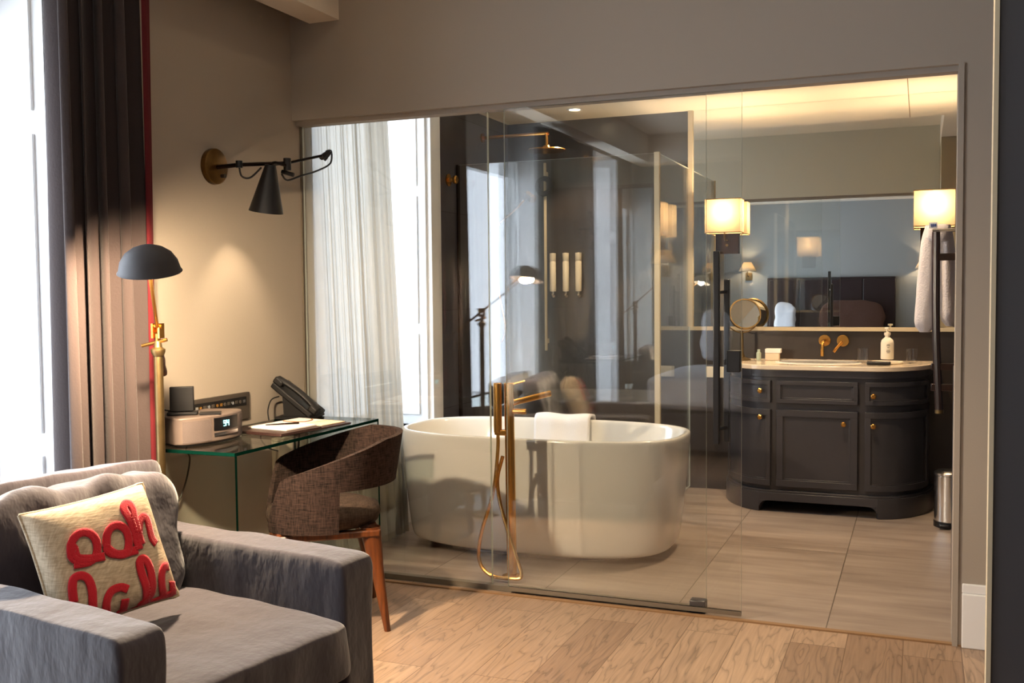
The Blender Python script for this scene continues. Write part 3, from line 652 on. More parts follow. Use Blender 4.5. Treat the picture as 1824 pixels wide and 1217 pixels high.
for k, (zz2, ww) in enumerate(((.085, .016), (.078, .02), (.068, .012), (.052, .02), (.045, .022), (.038, .016))):
    for s in range(5):
        a0 = -PI/2+.18-ww/.036*(.5-s/5)-.0; a1 = a0+ww/.036/5
        v = [bm.verts.new((-.178+.0365*math.cos(a), 6.30+.0365*math.sin(a), zz+zz2+h)) for a, h in ((a0, 0), (a1, 0), (a1, .003), (a0, .003))]; bm.faces.new(v)
mk('label_print', bm, M_ink, g, True, smooth=False)
o = mk('glass_tray', lathe(BM(), [(0, 0), (.085, 0), (.09, .003), (.09, .012), (.086, .012), (.083, .005), (0, .004)], (-.178, 6.30, CT+.0), n=36), M_lbl); tag(o, 'pale round tray under the pump bottle', 'tray')
o.location.z = .0
M_tum = glassmat('tumbler_glass', (.985, .985, .98), 1.33)
def tumbler(x, y, lab):
    o = mk('water_glass', lathe(BM(), [(0, 0), (.03, 0), (.034, .085), (.032, .085), (.028, .006), (0, .006)], (x, y, CT), n=24), M_tum)
    tag(o, lab, 'glass', 'water glasses on the vanity')
tumbler(-.315, 6.33, 'clear water glass left of the pump bottle'); tumbler(-.045, 6.34, 'clear water glass right of the pump bottle')
o = mk('soap_dish', boxes((-.285, -.155, 6.14, 6.20, CT, CT+.02)), M_black, bev=.006); tag(o, 'small black soap dish at the front of the countertop', 'soap dish')
o = mk('shaver_socket', boxes((-1.30, -1.182, YB-.012, YB, .735, .807)), M_white2, bev=.003); tag(o, 'pale shaver socket on the dark tiled wall', 'socket')
# towel ladder, robe, bin, towels
g = root('towel_ladder', 'dark wood towel ladder beside the vanity', 'towel rail', (.075, 5.25, .7))
mk('post', tube(BM(), [(.088, 5.25, .72), (.070, 5.25, 1.12), (.066, 5.25, 1.575)], .019, n=10), M_dwood, g, True)
mk('post', tube(BM(), [(.24, 5.25, .72), (.24, 5.25, 1.12), (.24, 5.25, 1.575)], .019, n=10), M_dwood, g, True)
mk('post_cap', cyl(BM(), (.0885, 5.25, .705), (.088, 5.25, .722), .02), M_brass, g, True)
for z in (1.455, .83, .93):
    mk('rung', boxes((.05, .31, 5.238, 5.262, z-.017, z+.017)), M_dwood, g, True, bev=.003)
mk('rung', cyl(BM(), (.05, 5.30, 1.585), (.31, 5.30, 1.585), .008), M_chrome, g, True, label='chrome top bar')
bm = BM()
def lobe(cx, wd, zt, zb, seed):
    def f(u, v):
        z = zb+(zt-zb)*v; t = 2*PI*u
        ww = wd*(1-.35*v**2)*(.55+.45*min(1, (1-v)*6+.25))*min(1, .45+v*9); dd_ = .05*(1-.2*v)*min(1, .4+v*8)
        r = 1+.10*noise.noise(Vector((math.cos(t)*2+seed, math.sin(t)*2, z*7)))
        return Vector((cx+.02*(1-v)*(-1 if seed < 5 else 1)+ww*math.cos(t)*r, 5.385+dd_*math.sin(t)*r-.0, z))
    grid(bm, f, 28, 20, True)
lobe(.040, .050, 1.615, 1.09, 1); lobe(.115, .042, 1.615, 1.12, 9)
sbox(bm, (.075, 5.375, 1.575), (.055, .05, .045), 4, 8, .01, 9)
o = mk('bath_robe', bm, M_robe, ang=80); tag(o, 'fluffy white bath robe hanging behind the dark towel ladder', 'bath robe')
lbx = mk('label_tag', B(.035, .072, 5.296, 5.30, 1.595, 1.625), M_white, o, smooth=False)
mk('label_print', boxes((.042, .047, 5.294, 5.296, 1.602, 1.617), (.05, .055, 5.294, 5.296, 1.602, 1.617), (.058, .066, 5.294, 5.296, 1.604, 1.616)), M_blueink, lbx, smooth=False)
g = root('pedal_bin', 'chrome pedal bin standing right of the vanity', 'bin', (.155, 5.98, 0))
mk('bin_body', cyl(BM(), (.155, 5.98, .03), (.155, 5.98, .285), .075, n=32), M_chrome, g, True, bev=.003)
mk('lid', lathe(BM(), [(.078, .285), (.078, .297), (.06, .308), (0, .312)], (.155, 5.98, 0), n=32), M_chrome, g, True)
mk('base', cyl(BM(), (.155, 5.98, 0), (.155, 5.98, .03), .078, n=32), M_black, g, True)
mk('pedal', boxes((.105, .155, 5.875, 5.93, .008, .022)), M_black, g, True, bev=.004)
bm = BM(); sbox(bm, (.272, 5.222, 1.045), (.035, .012, .10), 6, 8, .004, 9)
o = mk('hand_towel', bm, M_towel, ang=80); tag(o, 'cream hand towel hanging past the right jamb', 'towel')

# ceiling downlight in the shower
def downlight(x, y, z, lab, power, spot, grp=None, blend=.4):
    g = root('ceiling_downlight', lab, 'ceiling light', (x, y, z), group=grp)
    mk('trim_ring', lathe(BM(), [(.034, -.004), (.05, -.004), (.052, 0), (.034, 0), (.034, -.004)], (x, y, z-.0005), n=28), M_white, g, True)
    mk('lens', cyl(BM(), (x, y, z-.004), (x, y, z-.001), .034), M_bulb, g, True)
    lamp('downlight_beam', (x, y, z-.012), power, (1, .74, .46), .03, g, 'SPOT', (0, 0, 0), spot, blend)
downlight(-2.07, 6.22, 2.475, 'small round downlight in the bathroom ceiling', 26, 1.6)
downlight(-.62, 5.15, 2.65, 'round ceiling downlight over the bathroom floor', 48, 1.8)
downlight(-1.9, 4.75, 2.65, 'round ceiling downlight over the bathtub', 14, 1.5)
downlight(-.35, 2.55, CB, 'unseen downlight added to warm the floor nearest the dark door', 24, 1.5, 'added bedroom downlights')  # unseen lamp, added for the orange light on the right-hand planks
downlight(-2.08, 3.45, CB, 'unseen narrow spot added above the desk chair for the floor crescent', 26, .36, 'added bedroom downlights', .12)  # unseen spot, added for the bright crescent on floor and papers
downlight(-1.1, 1.9, CB, 'unseen downlight added over the armchair front', 14, 1.2, 'added bedroom downlights', .3)  # another unseen lamp added to give the bedroom warm light

# ------------------------------------------------------------------ glass desk
DX0, DX1, DY0, DY1, DZ = LX+.015, -2.235, 2.905, 3.925, .75
g = root('glass_desk', 'clear glass waterfall desk against the left wall', 'desk', (-2.45, 3.42, 0))
def dpane(name, *a):
    bm = B(*a); dims = (a[1]-a[0], a[3]-a[2], a[5]-a[4]); t = dims.index(min(dims))
    for f in bm.faces:
        f.normal_update(); f.material_index = 0 if abs(f.normal[t]) > .9 else 1
    mk(name, bm, [M_dglass, M_gedge], g, True, smooth=False)
dpane('desk_top', DX0, DX1, DY0, DY1, DZ-.012, DZ)
dpane('side_panel', DX0, DX1, DY0, DY0+.012, 0, DZ-.0125)
dpane('side_panel', DX0, DX1, DY1-.012, DY1, 0, DZ-.0125)
ZD = DZ+.001
# radio
rm = Matrix.Translation((-2.548, 3.125, ZD)) @ Matrix.Rotation(math.radians(86), 4, 'Z')   # local -Y is the front
g = root('clock_radio', 'silver grey wedge clock radio on the glass desk', 'radio', (-2.53, 3.07, ZD))
outl = [(-.175, -.02)]+[(.175*math.sin(a), -.02-.075*math.cos(a)/1+.0) for a in [(-70+140*i/12)*PI/180 for i in range(13)]]+[(.175, -.02), (.13, .10), (-.13, .10)]
mk('body', prism(BM(), outl, .004, .105, rm), M_radio, g, True, bev=.005)
mk('feet', prism(BM(), [(x*.95, y*.95) for x, y in outl], 0, .004, rm), M_blackp, g, True)
def onfront(a0, a1, z0, z1, o0, o1, n=8):
    bm = BM(); R_ = []
    for i in range(n+1):
        a = math.radians(a0+(a1-a0)*i/n); c, s = math.sin(a), math.cos(a)
        R_.append([bm.verts.new(rm @ Vector((.175*c*(1+o/.175), -.02-.075*s-o*s, z))) for o, z in ((o0, z0), (o1, z0), (o1, z1), (o0, z1))])
    for p, q in zip(R_, R_[1:]):
        for j in range(4): bm.faces.new((p[j], q[j], q[(j+1) % 4], p[(j+1) % 4]))
    bm.faces.new(R_[0]); bm.faces.new(R_[-1][::-1]); return bm
mk('speaker_grille', onfront(-66, -18, .012, .092, -.002, .0015), M_grille, g, True)
mk('speaker_grille', onfront(36, 66, .012, .092, -.002, .0015), M_grille, g, True)
dsp = mk('display', onfront(-14, 33, .046, .094, -.002, .0018), M_black, g, True)
mk('disc_slot', onfront(-14, 33, .026, .038, -.002, .003), M_chrome, g, True)
def digits():
    bm = BM(); SEG = {'a': (0, 1, 1, 1), 'b': (1, 1, .5, 1), 'c': (1, 1, 0, .5), 'd': (0, 1, 0, 0), 'e': (0, 0, 0, .5), 'f': (0, 0, .5, 1), 'g': (0, 1, .5, .5)}
    for k, s in enumerate(('fgbcad', 'fgbc')):
        for ch in s:
            x0, x1, z0, z1 = SEG[ch]; X = .006+k*.017; w_, h_ = .010, .020
            a = (X+x0*w_-.0012, X+x1*w_+.0012, .060+z0*h_-.0012, .060+z1*h_+.0012)
            box(bm, a[0], a[1], -.0995, -.0975, a[2], a[3], rm)
    return bm
mk('clock_digits', digits(), M_lcd, dsp, True, smooth=False)
bx = Matrix.Translation((-2.585, 3.055, ZD+.107)) @ Matrix.Rotation(math.radians(35), 4, 'Z')
g = root('media_player_dock', 'small black box standing on the clock radio', 'media dock', (-2.60, 3.055, ZD+.107))
mk('base', box(BM(), -.055, .055, -.03, .035, 0, .010, bx), M_blackp, g, True, bev=.002)
mk('box', box(BM(), -.045, .042, -.012, .016, .012, .105, bx), M_blackp, g, True, bev=.003)
o = mk('black_card', box(BM(), .062, .14, -.035, .025, 0, .005, bx), M_blackp); tag(o, 'flat black remote lying on the clock radio', 'remote control')
# media panel in the wall
g = root('connection_unit', 'grey socket and media panel on the wall above the desk', 'socket panel', (LX, 3.40, .84))
mk('plate', B(LX, LX+.010, 3.215, 3.595, .775, .890), M_panel, g, True, bev=.002)
bm = BM(); box(bm, LX+.009, LX+.012, 3.225, 3.57, .835, .872); mk('socket_strip', bm, M_blackp, g, True, smooth=False)
random.seed(3)
for k in range(13):
    y = 3.245+k*.0255; m_ = M_gold if k in (1, 5, 6) else (M_chrome if k % 3 == 0 else M_panel)
    mk('socket_hole', cyl(BM(), (LX+.011, y, .853), (LX+.015, y, .853), .007, n=10) if k % 2 else box(BM(), LX+.011, LX+.015, y-.008, y+.008, .848, .860), m_, g, True)
mk('vent_strip', B(LX+.009, LX+.013, 3.23, 3.52, .815, .823), M_white2, g, True)
# phone
pmx = Matrix.Translation((-2.60, 3.842, ZD)) @ Matrix.Rotation(math.radians(12), 4, 'Z')
g = root('desk_phone', 'black desk telephone on a tilted stand', 'telephone', (-2.60, 3.80, ZD))
mk('base', prism(BM(), [(-.08, -.08), (.09, -.09), (.09, .09), (-.08, .08)], 0, .012, pmx), M_blackp, g, True, bev=.003)
tl = pmx @ Matrix.Translation((.0, 0, .085)) @ Matrix.Rotation(math.radians(38), 4, 'Y')
# wedge support
bm = BM(); P2 = [(-.05, .01), (.07, .01), (.05, .045), (-.055, .115)]
A = [bm.verts.new(pmx @ Vector((x, -.05, z))) for x, z in P2]; Bv = [bm.verts.new(pmx @ Vector((x, .05, z))) for x, z in P2]
bm.faces.new(A); bm.faces.new(Bv[::-1])
for i in range(4): bm.faces.new((A[i], A[(i+1) % 4], Bv[(i+1) % 4], Bv[i]))
mk('stand', bm, M_blackp, g, True)
mk('keypad_body', box(BM(), -.115, .115, -.085, .085, -.012, .014, tl), M_blackp, g, True, bev=.006)
bm = BM()
for i in range(4):
    for j in range(3): box(bm, .0+i*.022, .014+i*.022, .0+j*.024, .018+j*.024, .014, .018, tl)
mk('keys', bm, M_panel, g, True)
mk('screen', box(BM(), -.085, -.03, .0, .07, .014, .0155, tl), M_grille, g, True)
bm = BM(); grid(bm, lambda u, v: tl @ Vector((-.115+.235*u, -.058+.021*math.cos(2*PI*v)*(1+.25*(abs(2*u-1)**3)), .034+.014*math.sin(2*PI*v)+.012*math.sin(PI*u)-(.008 if 0 else 0))), 16, 14)
mk('handset', bm, M_blackp, g, True)
mk('handset_end', box(BM(), -.122, -.075, -.085, -.030, .012, .044, tl), M_blackp, g, True, bev=.008)
mk('handset_end', box(BM(), .080, .125, -.085, -.030, .012, .044, tl), M_blackp, g, True, bev=.008)
mk('cord', tube(BM(), [pmx @ Vector(p) for p in ((-.07, -.05, .10), (-.085, -.10, .09), (-.08, -.15, .05), (-.07, -.165, .008))], .0028), M_blackp, g, True)
# leather folder with papers
fm = Matrix.Translation((-2.43, 3.55, ZD)) @ Matrix.Rotation(math.radians(-8), 4, 'Z')
g = root('leather_folder', 'dark brown leather desk folder under the papers', 'folder', (-2.43, 3.56, ZD))
mk('cover', box(BM(), -.13, .155, -.24, .19, 0, .008, fm), M_leather, g, True, bev=.002)
mk('pocket', box(BM(), -.15, .155, -.24, .0, .008, .012, fm), M_leather, g, True, bev=.001)
o = mk('notepad', box(BM(), -.09, .12, -.17, .01, .0125, .019, fm), M_paper, bev=.001); tag(o, 'white notepad on the near half of the folder', 'notepad')
o = mk('brochure', box(BM(), -.12, .13, .03, .18, .0085, .013, fm), M_kraft, bev=.001); tag(o, 'tan brochure on the far half of the folder', 'brochure')
o = mk('paper_sheet', box(BM(), -.12, .03, .02, .17, .0135, .0145, fm)
       , M_paper); tag(o, 'white sheet with brown swirl lying on the brochure', 'paper')
mk('printed_swirl', tube(BM(), [fm @ Vector(p) for p in ((-.10, .05, .0148), (-.05, .045, .0148), (.0, .07, .0148), (-.01, .13, .0148), (-.04, .16, .0148))], .003), M_print, o)
o = mk('notepad', box(BM(), -.13, -.05, -.34, -.245, -.001+.001, .008, fm), M_paper, bev=.001); tag(o, 'small white notepad between folder and clock radio', 'notepad')
o = mk('ballpoint_pen', tube(BM(), [fm @ Vector(p) for p in ((-.03, -.13, .024), (.05, -.02, .024))], lambda t: .0045 if t > .05 else .002, smooth=False), M_dbrass); tag(o, 'dark ballpoint pen across the white notepad', 'pen')
# power adapter under the desk and cables
g = root('power_adapter', 'ivory power adapter on the wall beneath the desk', 'power adapter', (LX, 3.82, .58))
mk('case', B(LX, LX+.04, 3.755, 3.87, .495, .665), M_white2, g, True, bev=.006)
mk('lead', tube(BM(), [(LX+.03, 3.80, .66), (LX+.05, 3.72, .715), (LX+.06, 3.60, .70), (LX+.05, 3.66, .64), (LX+.03, 3.79, .60)], .003), M_cable, g, True)
o = mk('cable_loop', tube(BM(), [(LX+.03, 3.02, .76-.03), (LX+.028, 3.03, .70), (LX+.025, 2.99, .665), (LX+.02, 3.03, .60), (LX+.02, 3.10, .50), (LX+.02, 3.16, .57), (LX+.02, 3.19, .66), (LX+.025, 3.165, .70), (LX+.03, 3.17, .73)], .0035, k=8), M_cable); tag(o, 'thin cable looping below the clock radio', 'cable')
o = mk('phone_cable', tube(BM(), [(LX+.02, 3.90, .73), (LX+.04, 3.895, .66), (LX+.08, 3.86, .70), (LX+.06, 3.88, .60), (LX+.03, 3.895, .45)], .004), M_blackp); tag(o, 'black cable hanging behind the desk under the phone', 'cable')
o = mk('floor_socket', B(LX+.018, LX+.028, 3.20, 3.36, .16, .25), M_warmpaint, bev=.002); tag(o, 'cream wall socket plate low behind the desk', 'socket')
mk('dock_wire', tube(BM(), [(-2.63, 3.04, ZD+.12), (-2.66, 2.99, ZD+.125), (-2.67, 2.95, ZD+.07)], .003), M_blackp, bpy.data.objects['media_player_dock'], True)

# ------------------------------------------------------------------ desk chair
cc = Vector((-2.215, 3.435, 0)); face = math.atan2(-.6, -.8)
g = root('desk_chair', 'brown tweed curved-back desk chair with walnut legs', 'chair', cc, face)   # local +X = facing direction
# shell: angle phi measured from the back (-X local)
def shell():
    bm = BM(); n = 60; PH = math.radians(146); cut = math.radians(82); th = .022
    def ring(phi, z, off):
        lean = (z-.42)*.16; rr = .245+lean+off
        a = PI+phi
        return Vector((rr*1.04*math.cos(a), rr*1.06*math.sin(a), z))
    def top(phi): 
        t = abs(phi)/PH
        return .755-.02*t-.20*max(0, t-.30)**1.1*1.15 if t < .86 else .755-.0172-.20*(.56**1.1)*1.15-(t-.86)*1.35
    def bot(phi):
        t = abs(phi)/PH
        return .565+.0*t if abs(phi) < cut else .40
    m = 7
    prev = None
    angs = [-PH+2*PH*i/n for i in range(n+1)]
    extra = []
    for a in angs:
        extra.append((a, bot(a)))
    # insert the vertical edge of the cut-out
    seq = []
    for i, (a, b) in enumerate(extra):
        if i and abs(b-extra[i-1][1]) > .05:
            ac = math.copysign(cut, a if abs(a) > 0 else 1); seq.append((ac, extra[i-1][1])); seq.append((ac, b))
        seq.append((a, b))
    for a, b in seq:
        t = top(a); col = []
        for j in range(m+1):
            z = b+(t-b)*j/m
            col.append((bm.verts.new(ring(a, z, th/2)), bm.verts.new(ring(a, z, -th/2))))
        if prev:
            for j in range(m):
                try:
                    bm.faces.new((prev[j][0], col[j][0], col[j+1][0], prev[j+1][0])); bm.faces.new((prev[j][1], prev[j+1][1], col[j+1][1], col[j][1]))
                except ValueError: pass
            bm.faces.new((prev[m][0], col[m][0], col[m][1], prev[m][1])); bm.faces.new((prev[0][0], prev[0][1], col[0][1], col[0][0]))
            if abs(prev_b-b) > .05:
                # side of the cut
                lo, hi = (prev, col) if prev_b < b else (col, prev)
        else:
            for j in range(m): bm.faces.new((col[j][0], col[j+1][0], col[j+1][1], col[j][1]))
        prev = col; prev_b = b
    for j in range(m): bm.faces.new((prev[j][0], prev[j][1], prev[j+1][1], prev[j+1][0]))
    return bm
mk('backrest', shell(), M_chair, g, ang=50, bev=.006)
mk('seat', lathe(BM(), [(0, -.045), (.18, -.045), (.218, -.03), (.228, 0), (.22, .028), (.17, .045), (0, .05)], (.0, 0, .435), n=40, sx=1.0, sy=1.0), M_chairseat, g, ang=60)
mk('seat_frame', boxes((-.20, .20, -.205, -.165, .365, .392), (-.20, .20, .165, .205, .365, .392), (-.205, -.165, -.20, .20, .365, .392), (.165, .205, -.20, .20, .365, .392)), M_walnut, g, bev=.006)
for sx in (-1, 1):
    for sy in (-1, 1):
        bm = BM(); x0, y0 = sx*.165, sy*.165
        grid(bm, lambda u, v: Vector((x0+sx*.055*(1-v)*1.0+(.026+.012*v*(1 if v > .7 else .7))*(1 if 1 else 0)*math.cos(2*PI*u)*(.45+.55*v)*1.1, y0+sy*.06*(1-v)+(.028)*math.sin(2*PI*u)*(.42+.58*v)*1.15, .0+.40*v)), 14, 8, True)
        bmesh.ops.contextual_create(bm, geom=[e for e in bm.edges if e.is_boundary and all(v.co.z < .001 for v in e.verts)])
        mk('leg', bm, M_walnut, g, ang=60)

# ------------------------------------------------------------------ swing-arm sconce on the left wall
g = root('swing_arm_sconce', 'black cone wall lamp on a jointed swing arm', 'wall lamp', (LX, 3.395, 1.832))
mk('wall_plate', lathe(BM(), [(0, 0), (.072, 0), (.074, .006), (.072, .022), (.066, .026), (0, .026)], (LX, 3.395, 1.832), (1, 0, 0), n=40), [M_bronzeplate], g, True)
mk('switch', cyl(BM(), (LX+.025, 3.42, 1.795), (LX+.045, 3.42, 1.795), .008), M_black, g, True)
J1 = Vector((-2.56, 3.40, 1.833)); J2 = Vector((-2.45, 3.575, 1.853)); J3 = Vector((-2.43, 3.825, 1.915))
bm = BM(); tube(bm, [(LX+.02, 3.395, 1.828), J1], .009, smooth=False); tube(bm, [J1, J2], .008, smooth=False); tube(bm, [J2, J3+(J3-J2)*.06], .006, smooth=False)
mk('arm', bm, M_dbrass, g, True)
mk('joint', cyl(BM(), J1-Vector((0, 0, .012)), J1+Vector((0, 0, .016)), .014), M_black, g, True)
bm = BM(); cyl(bm, J2-Vector((0, .0, .03)), J2+Vector((0, 0, .02)), .016); cyl(bm, J2-Vector((.02, .01, .035)), J2+Vector((.03, .0, -.05)), .009); mk('joint', bm, M_black, g, True)
bm = BM(); cyl(bm, J3-Vector((0, .02, .012)), J3+Vector((0, .03, .012)), .012); cyl(bm, J3+Vector((.0, .0, -.02)), J3+Vector((.02, .02, .016)), .009)
mk('joint', bm, M_black, g, True)
mk('cable', tube(BM(), [J1+Vector((0, .0, 0)), J1+Vector((.01, 0, -.045)), J1+Vector((.03, .03, -.05)), (J1*.55+J2*.45)+Vector((0, 0, -.015))], .004), M_black, g, True)
mk('cable', tube(BM(), [J3+Vector((0, .02, .02)), J3+Vector((0, .06, .025)), J3+Vector((0, .05, -.03)), J3+Vector((0, -.06, -.075)), J3+Vector((0, -.17, -.105)), J2+Vector((0, .0, -.07)), J2+Vector((0, -.04, -.05))], .004), M_black, g, True)
ct = Vector((-2.45, 3.458, 1.833)); cb_ = Vector((-2.487, 3.472, 1.645)); ax = (cb_-ct).normalized(); hh = (cb_-ct).length
mk('lamp_shade', lathe(BM(), [(0, 0), (.022, 0), (.024, .01), (.070, hh), (.067, hh), (.021, .012), (0, .012)], ct, ax, n=36), M_black, g, True, label='black cone shade')
lamp('bulb_light', ct+ax*.06, 9, (1, .76, .5), .022, g)
mk('bulb', lathe(BM(), [(0, -.02), (.010, -.02), (.012, -.01), (.013, .0), (0, .012)], ct+ax*.062, ax, n=12), M_bulb, g, True)
mk('shade_bracket', tube(BM(), [ct+Vector((0, 0, -.002)), ct+Vector((0, .03, .012)), J2+Vector((0, -.01, -.01))], .007, k=3), M_dbrass, g, True)

# ------------------------------------------------------------------ floor lamp
PX, PY = -2.372, 2.69
g = root('floor_lamp', 'brass floor lamp with grey dome shade behind the armchair', 'floor lamp', (PX, PY, 0))
mk('base', lathe(BM(), [(0, 0), (.085, 0), (.085, .012), (.03, .022), (.016, .035), (0, .035)], (PX, PY, 0)), M_brass, g, True)
mk('pole', cyl(BM(), (PX, PY, .03), (PX, PY, 1.12), .015, n=20), M_brass, g, True)
mk('pole_collar', lathe(BM(), [(0, 1.105), (.017, 1.105), (.024, 1.12), (.024, 1.128), (.014, 1.135), (.011, 1.155), (0, 1.155)], (PX, PY, 0)), M_brass, g, True)
J = Vector((PX, PY, 1.195)); SH = Vector((-2.165, 2.42, 1.425)); dr = (SH-J)
bm = BM(); cyl(bm, (PX, PY, 1.15), (PX, PY, 1.18), .009); 
for s in (-1, 1): box(bm, PX-.004+s*.014, PX+.004+s*.014, PY-.012, PY+.012, 1.165, 1.215)
cyl(bm, (PX-.022, PY, 1.205), (PX+.022, PY, 1.205), .008); cyl(bm, (PX-.05, PY-.02, 1.14), (PX+.03, PY+.01, 1.16), .006)
mk('joint', bm, M_gold, g, True)
mk('arm', cyl(BM(), J+dr*.93, J-dr*.62, .006, n=12), M_gold, g, True)
mk('handle', lathe(BM(), [(0, 0), (.010, 0), (.012, .02), (.010, .06), (.013, .10), (.012, .118), (0, .122)], J-dr*.44, (-dr).normalized()), M_walnut, g, True, label='turned wooden handle')
dn = Vector((-.12, .24, -1)).normalized()
top_ = SH+Vector((0, 0, .035))
prof = [(.0, -.002), (.02, 0), (.045, .008), (.068, .024), (.084, .048), (.091, .075), (.096, .082), (.094, .084), (.088, .075), (.081, .049), (.066, .027), (.044, .011), (.0, .003)]
mk('lamp_shade', lathe(BM(), prof, top_, dn, n=40), mat('grey_enamel', srgb(50, 45, 45), .6), g, True, label='grey enamel dome shade')
mk('bulb', lathe(BM(), [(0, -.02), (.012, -.02), (.014, 0), (.02, .012), (.014, .026), (0, .03)], top_+dn*.045, dn, n=14), M_bulb, g, True)
lamp('bulb_light', top_+dn*.076, 72.0, (1, .76, .50), .03, g)

# ------------------------------------------------------------------ armchair (local +X faces forward, front plane x=0, far side y=0)
g = root('armchair', 'grey fabric club armchair in the left foreground', 'armchair', (-1.418, 2.443, 0), math.radians(-9.5))
def arm_bm(y0, seed):
    bm = BM(); sbox(bm, (-.45, y0-.06, .335), (.452, .064, .25), 20, 34, .007, 7, seed); return bm
mk('armrest', arm_bm(0, 1), M_velvet, g, ang=80); mk('armrest', arm_bm(-.71, 5), M_velvet, g, ang=80)
bm = BM(); tl_ = Matrix.Translation((-.84, 0, 0)) @ Matrix.Rotation(math.radians(-6), 4, 'Y')
sbox(bm, (0, -.415, .44), (.058, .412, .345), 20, 30, .012, 5, 3, tl_); mk('back_frame', bm, M_velvet, g, ang=80)
bm = BM(); sbox(bm, (-.42, -.415, .20), (.40, .30, .115), 14, 12, .006, 5, 8); mk('seat_base', bm, M_velvet, g, ang=80)
bm = BM(); sbox(bm, (-.375, -.415, .350), (.405, .304, .080), 12, 54, .020, 6.5, 2); mk('seat_cushion', bm, M_velvet, g, ang=80)
bm = BM(); tb = Matrix.Translation((-.715, -.415, .585)) @ Matrix.Rotation(math.radians(-12), 4, 'Y')
sbox(bm, (0, 0, 0), (.085, .30, .195), 6, 54, .030, 8, 6, tb); mk('back_cushion', bm, M_velvet, g, ang=80)
# piping lines
for yy in (-.010, -.110, -.720, -.820):
    bm = BM(); tube(bm, [(-.84, yy, .566), (-.4, yy, .574), (-.04, yy, .566)], .0032); mk('piping', bm, M_piping, g)
bm = BM(); tube(bm, [(-.75, -.135, .40), (-.35, -.128, .405), (-.012, -.150, .395), (.003, -.2, .398), (.006, -.415, .40), (.003, -.63, .398), (-.012, -.68, .395)], .004, k=8); mk('cushion_piping', bm, M_piping, g)
for x, y in ((-.06, -.06), (-.06, -.77), (-.84, -.06), (-.84, -.77)): mk('leg', B(x-.022, x+.022, y-.022, y+.022, 0, .09), M_dwood, g, bev=.003)

# scatter cushion with red script
BR = Vector((-1.952, 2.268, .455)); TR = Vector((-2.085, 2.283, .765)); TL = Vector((-2.19, 1.945, .735))
kk = .962; cE = Vector((0, 0, EYE)); BR, TR, TL = [cE+(p-cE)*kk for p in (BR, TR, TL)]
BL = TL+(BR-TR)
e1 = (TR-TL); e2 = (BR-TR); nn = e2.cross(e1).normalized()
if nn.dot(Vector((1, -.3, .3))) < 0: nn = -nn
def pil(u, v, s, off=0):
    """u,v in 0..1 from the top-left corner, s=+1 front face"""
    a, b = 2*u-1, 2*v-1
    pinch = 1-.045*(1-a*a)*(abs(b)**3); pinch2 = 1-.045*(1-b*b)*(abs(a)**3)
    base = (TL+BR)/2+e1*(a/2)*pinch2+e2*(b/2)*pinch
    th = .062*((max(0, 1-a**4)*max(0, 1-b**4))**.5)+.003
    th += .004*noise.noise(Vector((u*5, v*5, 1)))*max(0, 1-a**4)*max(0, 1-b**4)
    return base+nn*s*(th+off)
g = root('scatter_cushion', 'oatmeal cushion reading ooh lala on the grey armchair', 'cushion', BR)
bm = BM(); N_ = 36
grid(bm, lambda u, v: pil(u, v, 1), N_, N_); grid(bm, lambda u, v: pil(u, v, -1), N_, N_); bmesh.ops.remove_doubles(bm, verts=bm.verts, dist=.0015)
mk('cover', bm, M_linen, g, True, ang=180)
rimp = [pil(t, 0, 0) for t in [i/12 for i in range(13)]]+[pil(1, t, 0) for t in [i/12 for i in range(1, 13)]]+[pil(1-t, 1, 0) for t in [i/12 for i in range(1, 13)]]+[pil(0, 1-t, 0) for t in [i/12 for i in range(1, 13)]]
mk('seam', tube(BM(), rimp, .0045, k=2), M_linen, g, True)
def uv(px, py):   # script strokes traced on the cushion's face as fractions of its width and height
    dx, dy = px-100, py-360; det = 590*555-195*(-145)
    u, v = (dx*555-195*dy)/det, (590*dy+145*dx)/det
    return .03+.90*u, v/(1+.10*(1-u))*.985
ST = {'ooh': [[(300, 600), (296, 545), (322, 500), (365, 487), (408, 508), (430, 560), (422, 608), (385, 632), (335, 628), (300, 600), (308, 560), (330, 610), (380, 618), (430, 612), (470, 605)],
              [(315, 645), (360, 640), (400, 630)],
              [(478, 560), (478, 500), (500, 463), (540, 452), (580, 478), (597, 535), (585, 585), (548, 598), (508, 585), (478, 560), (500, 590), (560, 595), (610, 580), (645, 572)],
              [(655, 570), (635, 510), (605, 430), (572, 370), (580, 338), (605, 338), (622, 370), (628, 415), (645, 475), (668, 545)],
              [(652, 490), (660, 430), (685, 403), (710, 415), (722, 455), (735, 505), (762, 532)]],
      'lala': [[(330, 830), (315, 760), (318, 715), (350, 700), (385, 715), (408, 765), (420, 830), (428, 860)],
               [(600, 768), (560, 758), (515, 775), (495, 815), (500, 860), (530, 900), (580, 905), (600, 880)], [(595, 815), (605, 860), (640, 905), (690, 880), (715, 840)],
               [(700, 850), (738, 790), (728, 715), (705, 645), (675, 615), (655, 635), (668, 690), (700, 760), (722, 820), (750, 835), (800, 815), (850, 785)],
               [(838, 640), (805, 648), (787, 690), (797, 750), (830, 790), (868, 775), (880, 740)], [(862, 712), (872, 750), (885, 775)]]}
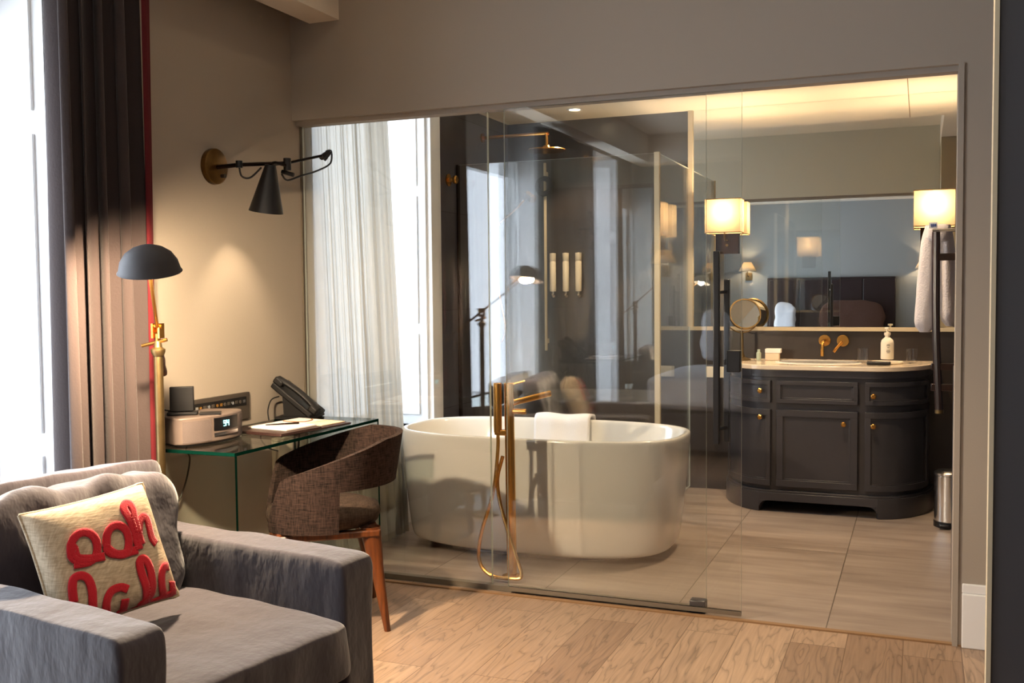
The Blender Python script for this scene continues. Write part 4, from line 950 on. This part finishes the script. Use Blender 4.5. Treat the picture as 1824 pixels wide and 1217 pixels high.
def stroke(bm, pts, wd=.0145):
    P = smoothpath([Vector((p[0], p[1], 0)) for p in pts], 5); L_ = []
    for i, p in enumerate(P):
        d = (P[min(i+1, len(P)-1)]-P[max(i-1, 0)]).normalized(); nx_ = Vector((-d.y, d.x, 0))*wd*1000*1.45
        q = []
        for s in (-1, -.5, 0, .5, 1):
            u, v = uv(*(p+nx_*s)[:2]); u = min(.995, max(.005, u)); v = min(.995, max(.005, v)); q.append((u, v))
        L_.append(q)
    rows = [[bm.verts.new(pil(u, v, 1, .0035)) for u, v in q] for q in L_]
    for a, b in zip(rows, rows[1:]):
        for j in range(4):
            try: bm.faces.new((a[j], a[j+1], b[j+1], b[j]))
            except ValueError: pass
for wname in ('ooh', 'lala'):
    bm = BM()
    for s_ in ST[wname]: stroke(bm, s_)
    mk('lettering', bm, M_felt, g, True, solid=.004, ang=60, label=f'red felt word {wname}')

# ------------------------------------------------------------------ bed side of the room (seen in the reflections)
bd = root('bed', 'bed with white linen seen in the reflections', 'bed', (-1.2, -.8, 0))
mk('divan', B(-2.0, -.40, -1.69, .20, .05, .34), M_dark, bd, True, bev=.01)
bm = BM(); sbox(bm, (-1.2, -.74, .47), (.80, .94, .12), 10, 16, .01, 3); mk('mattress', bm, M_bed, bd, True, ang=80)
bm = BM(); sbox(bm, (-1.2, -.55, .50), (.84, .80, .125), 10, 20, .02, 4); mk('duvet', bm, M_bed, bd, True, ang=80)
h = root('headboard', 'dark padded headboard on the blue grey wall', 'headboard', (-1.2, -1.75, 0))
mk('frame', boxes((-2.06, -.32, -1.795, -1.74, .25, 1.47)), M_headb, h, True, bev=.012)
for k in range(4):
    x_ = -2.03+.4275*k; mk('panel', boxes((x_, x_+.4225, -1.74, -1.715, .3, 1.44)), M_headb, h, True, bev=.01)
for i, (x, y, z, hx, hy, m_, lab) in enumerate(((-1.78, -1.52, .88, .14, .24, M_bed, 'white pillow standing at the window side of the headboard'), (-.88, -1.46, .88, .42, .27, M_bpil, 'brown fur cushion propped on the bed'))):
    T = Matrix.Translation((x, y, z)) @ Matrix.Rotation(math.radians(-70), 4, 'X')
    bm = BM(); sbox(bm, (0, 0, 0), (hx, hy, .06), 4, 14, .03, 6, i, T); tag(mk('pillow', bm, m_, ang=80), lab, 'pillow')
def reading_lamp(x, lab):
    g = root('reading_lamp', lab, 'wall lamp', (x, -1.8, 1.62), group='reading lamps beside the headboard')
    mk('backplate', B(x-.045, x+.045, -1.8, -1.78, 1.44, 1.55), M_brass, g, True, bev=.003)
    mk('arm', tube(BM(), [(x, -1.78, 1.50), (x, -1.70, 1.50), (x, -1.68, 1.53), (x, -1.68, 1.58)], .007), M_brass, g, True)
    mk('shade', lathe(BM(), [(.125, 0), (.055, .13)], (x, -1.68, 1.57), n=28), M_shade2, g, True, solid=.002)
    mk('bulb', lathe(BM(), [(0, 0), (.016, .01), (.016, .04), (0, .055)], (x, -1.68, 1.59), n=12), M_bulb, g, True)
    lamp('bulb_light', (x, -1.68, 1.63), 5, WARM, .02, g)
reading_lamp(-2.33, 'lit pleated reading lamp at the window side of the bed')
reading_lamp(.05, 'lit pleated reading lamp at the door side of the bed')
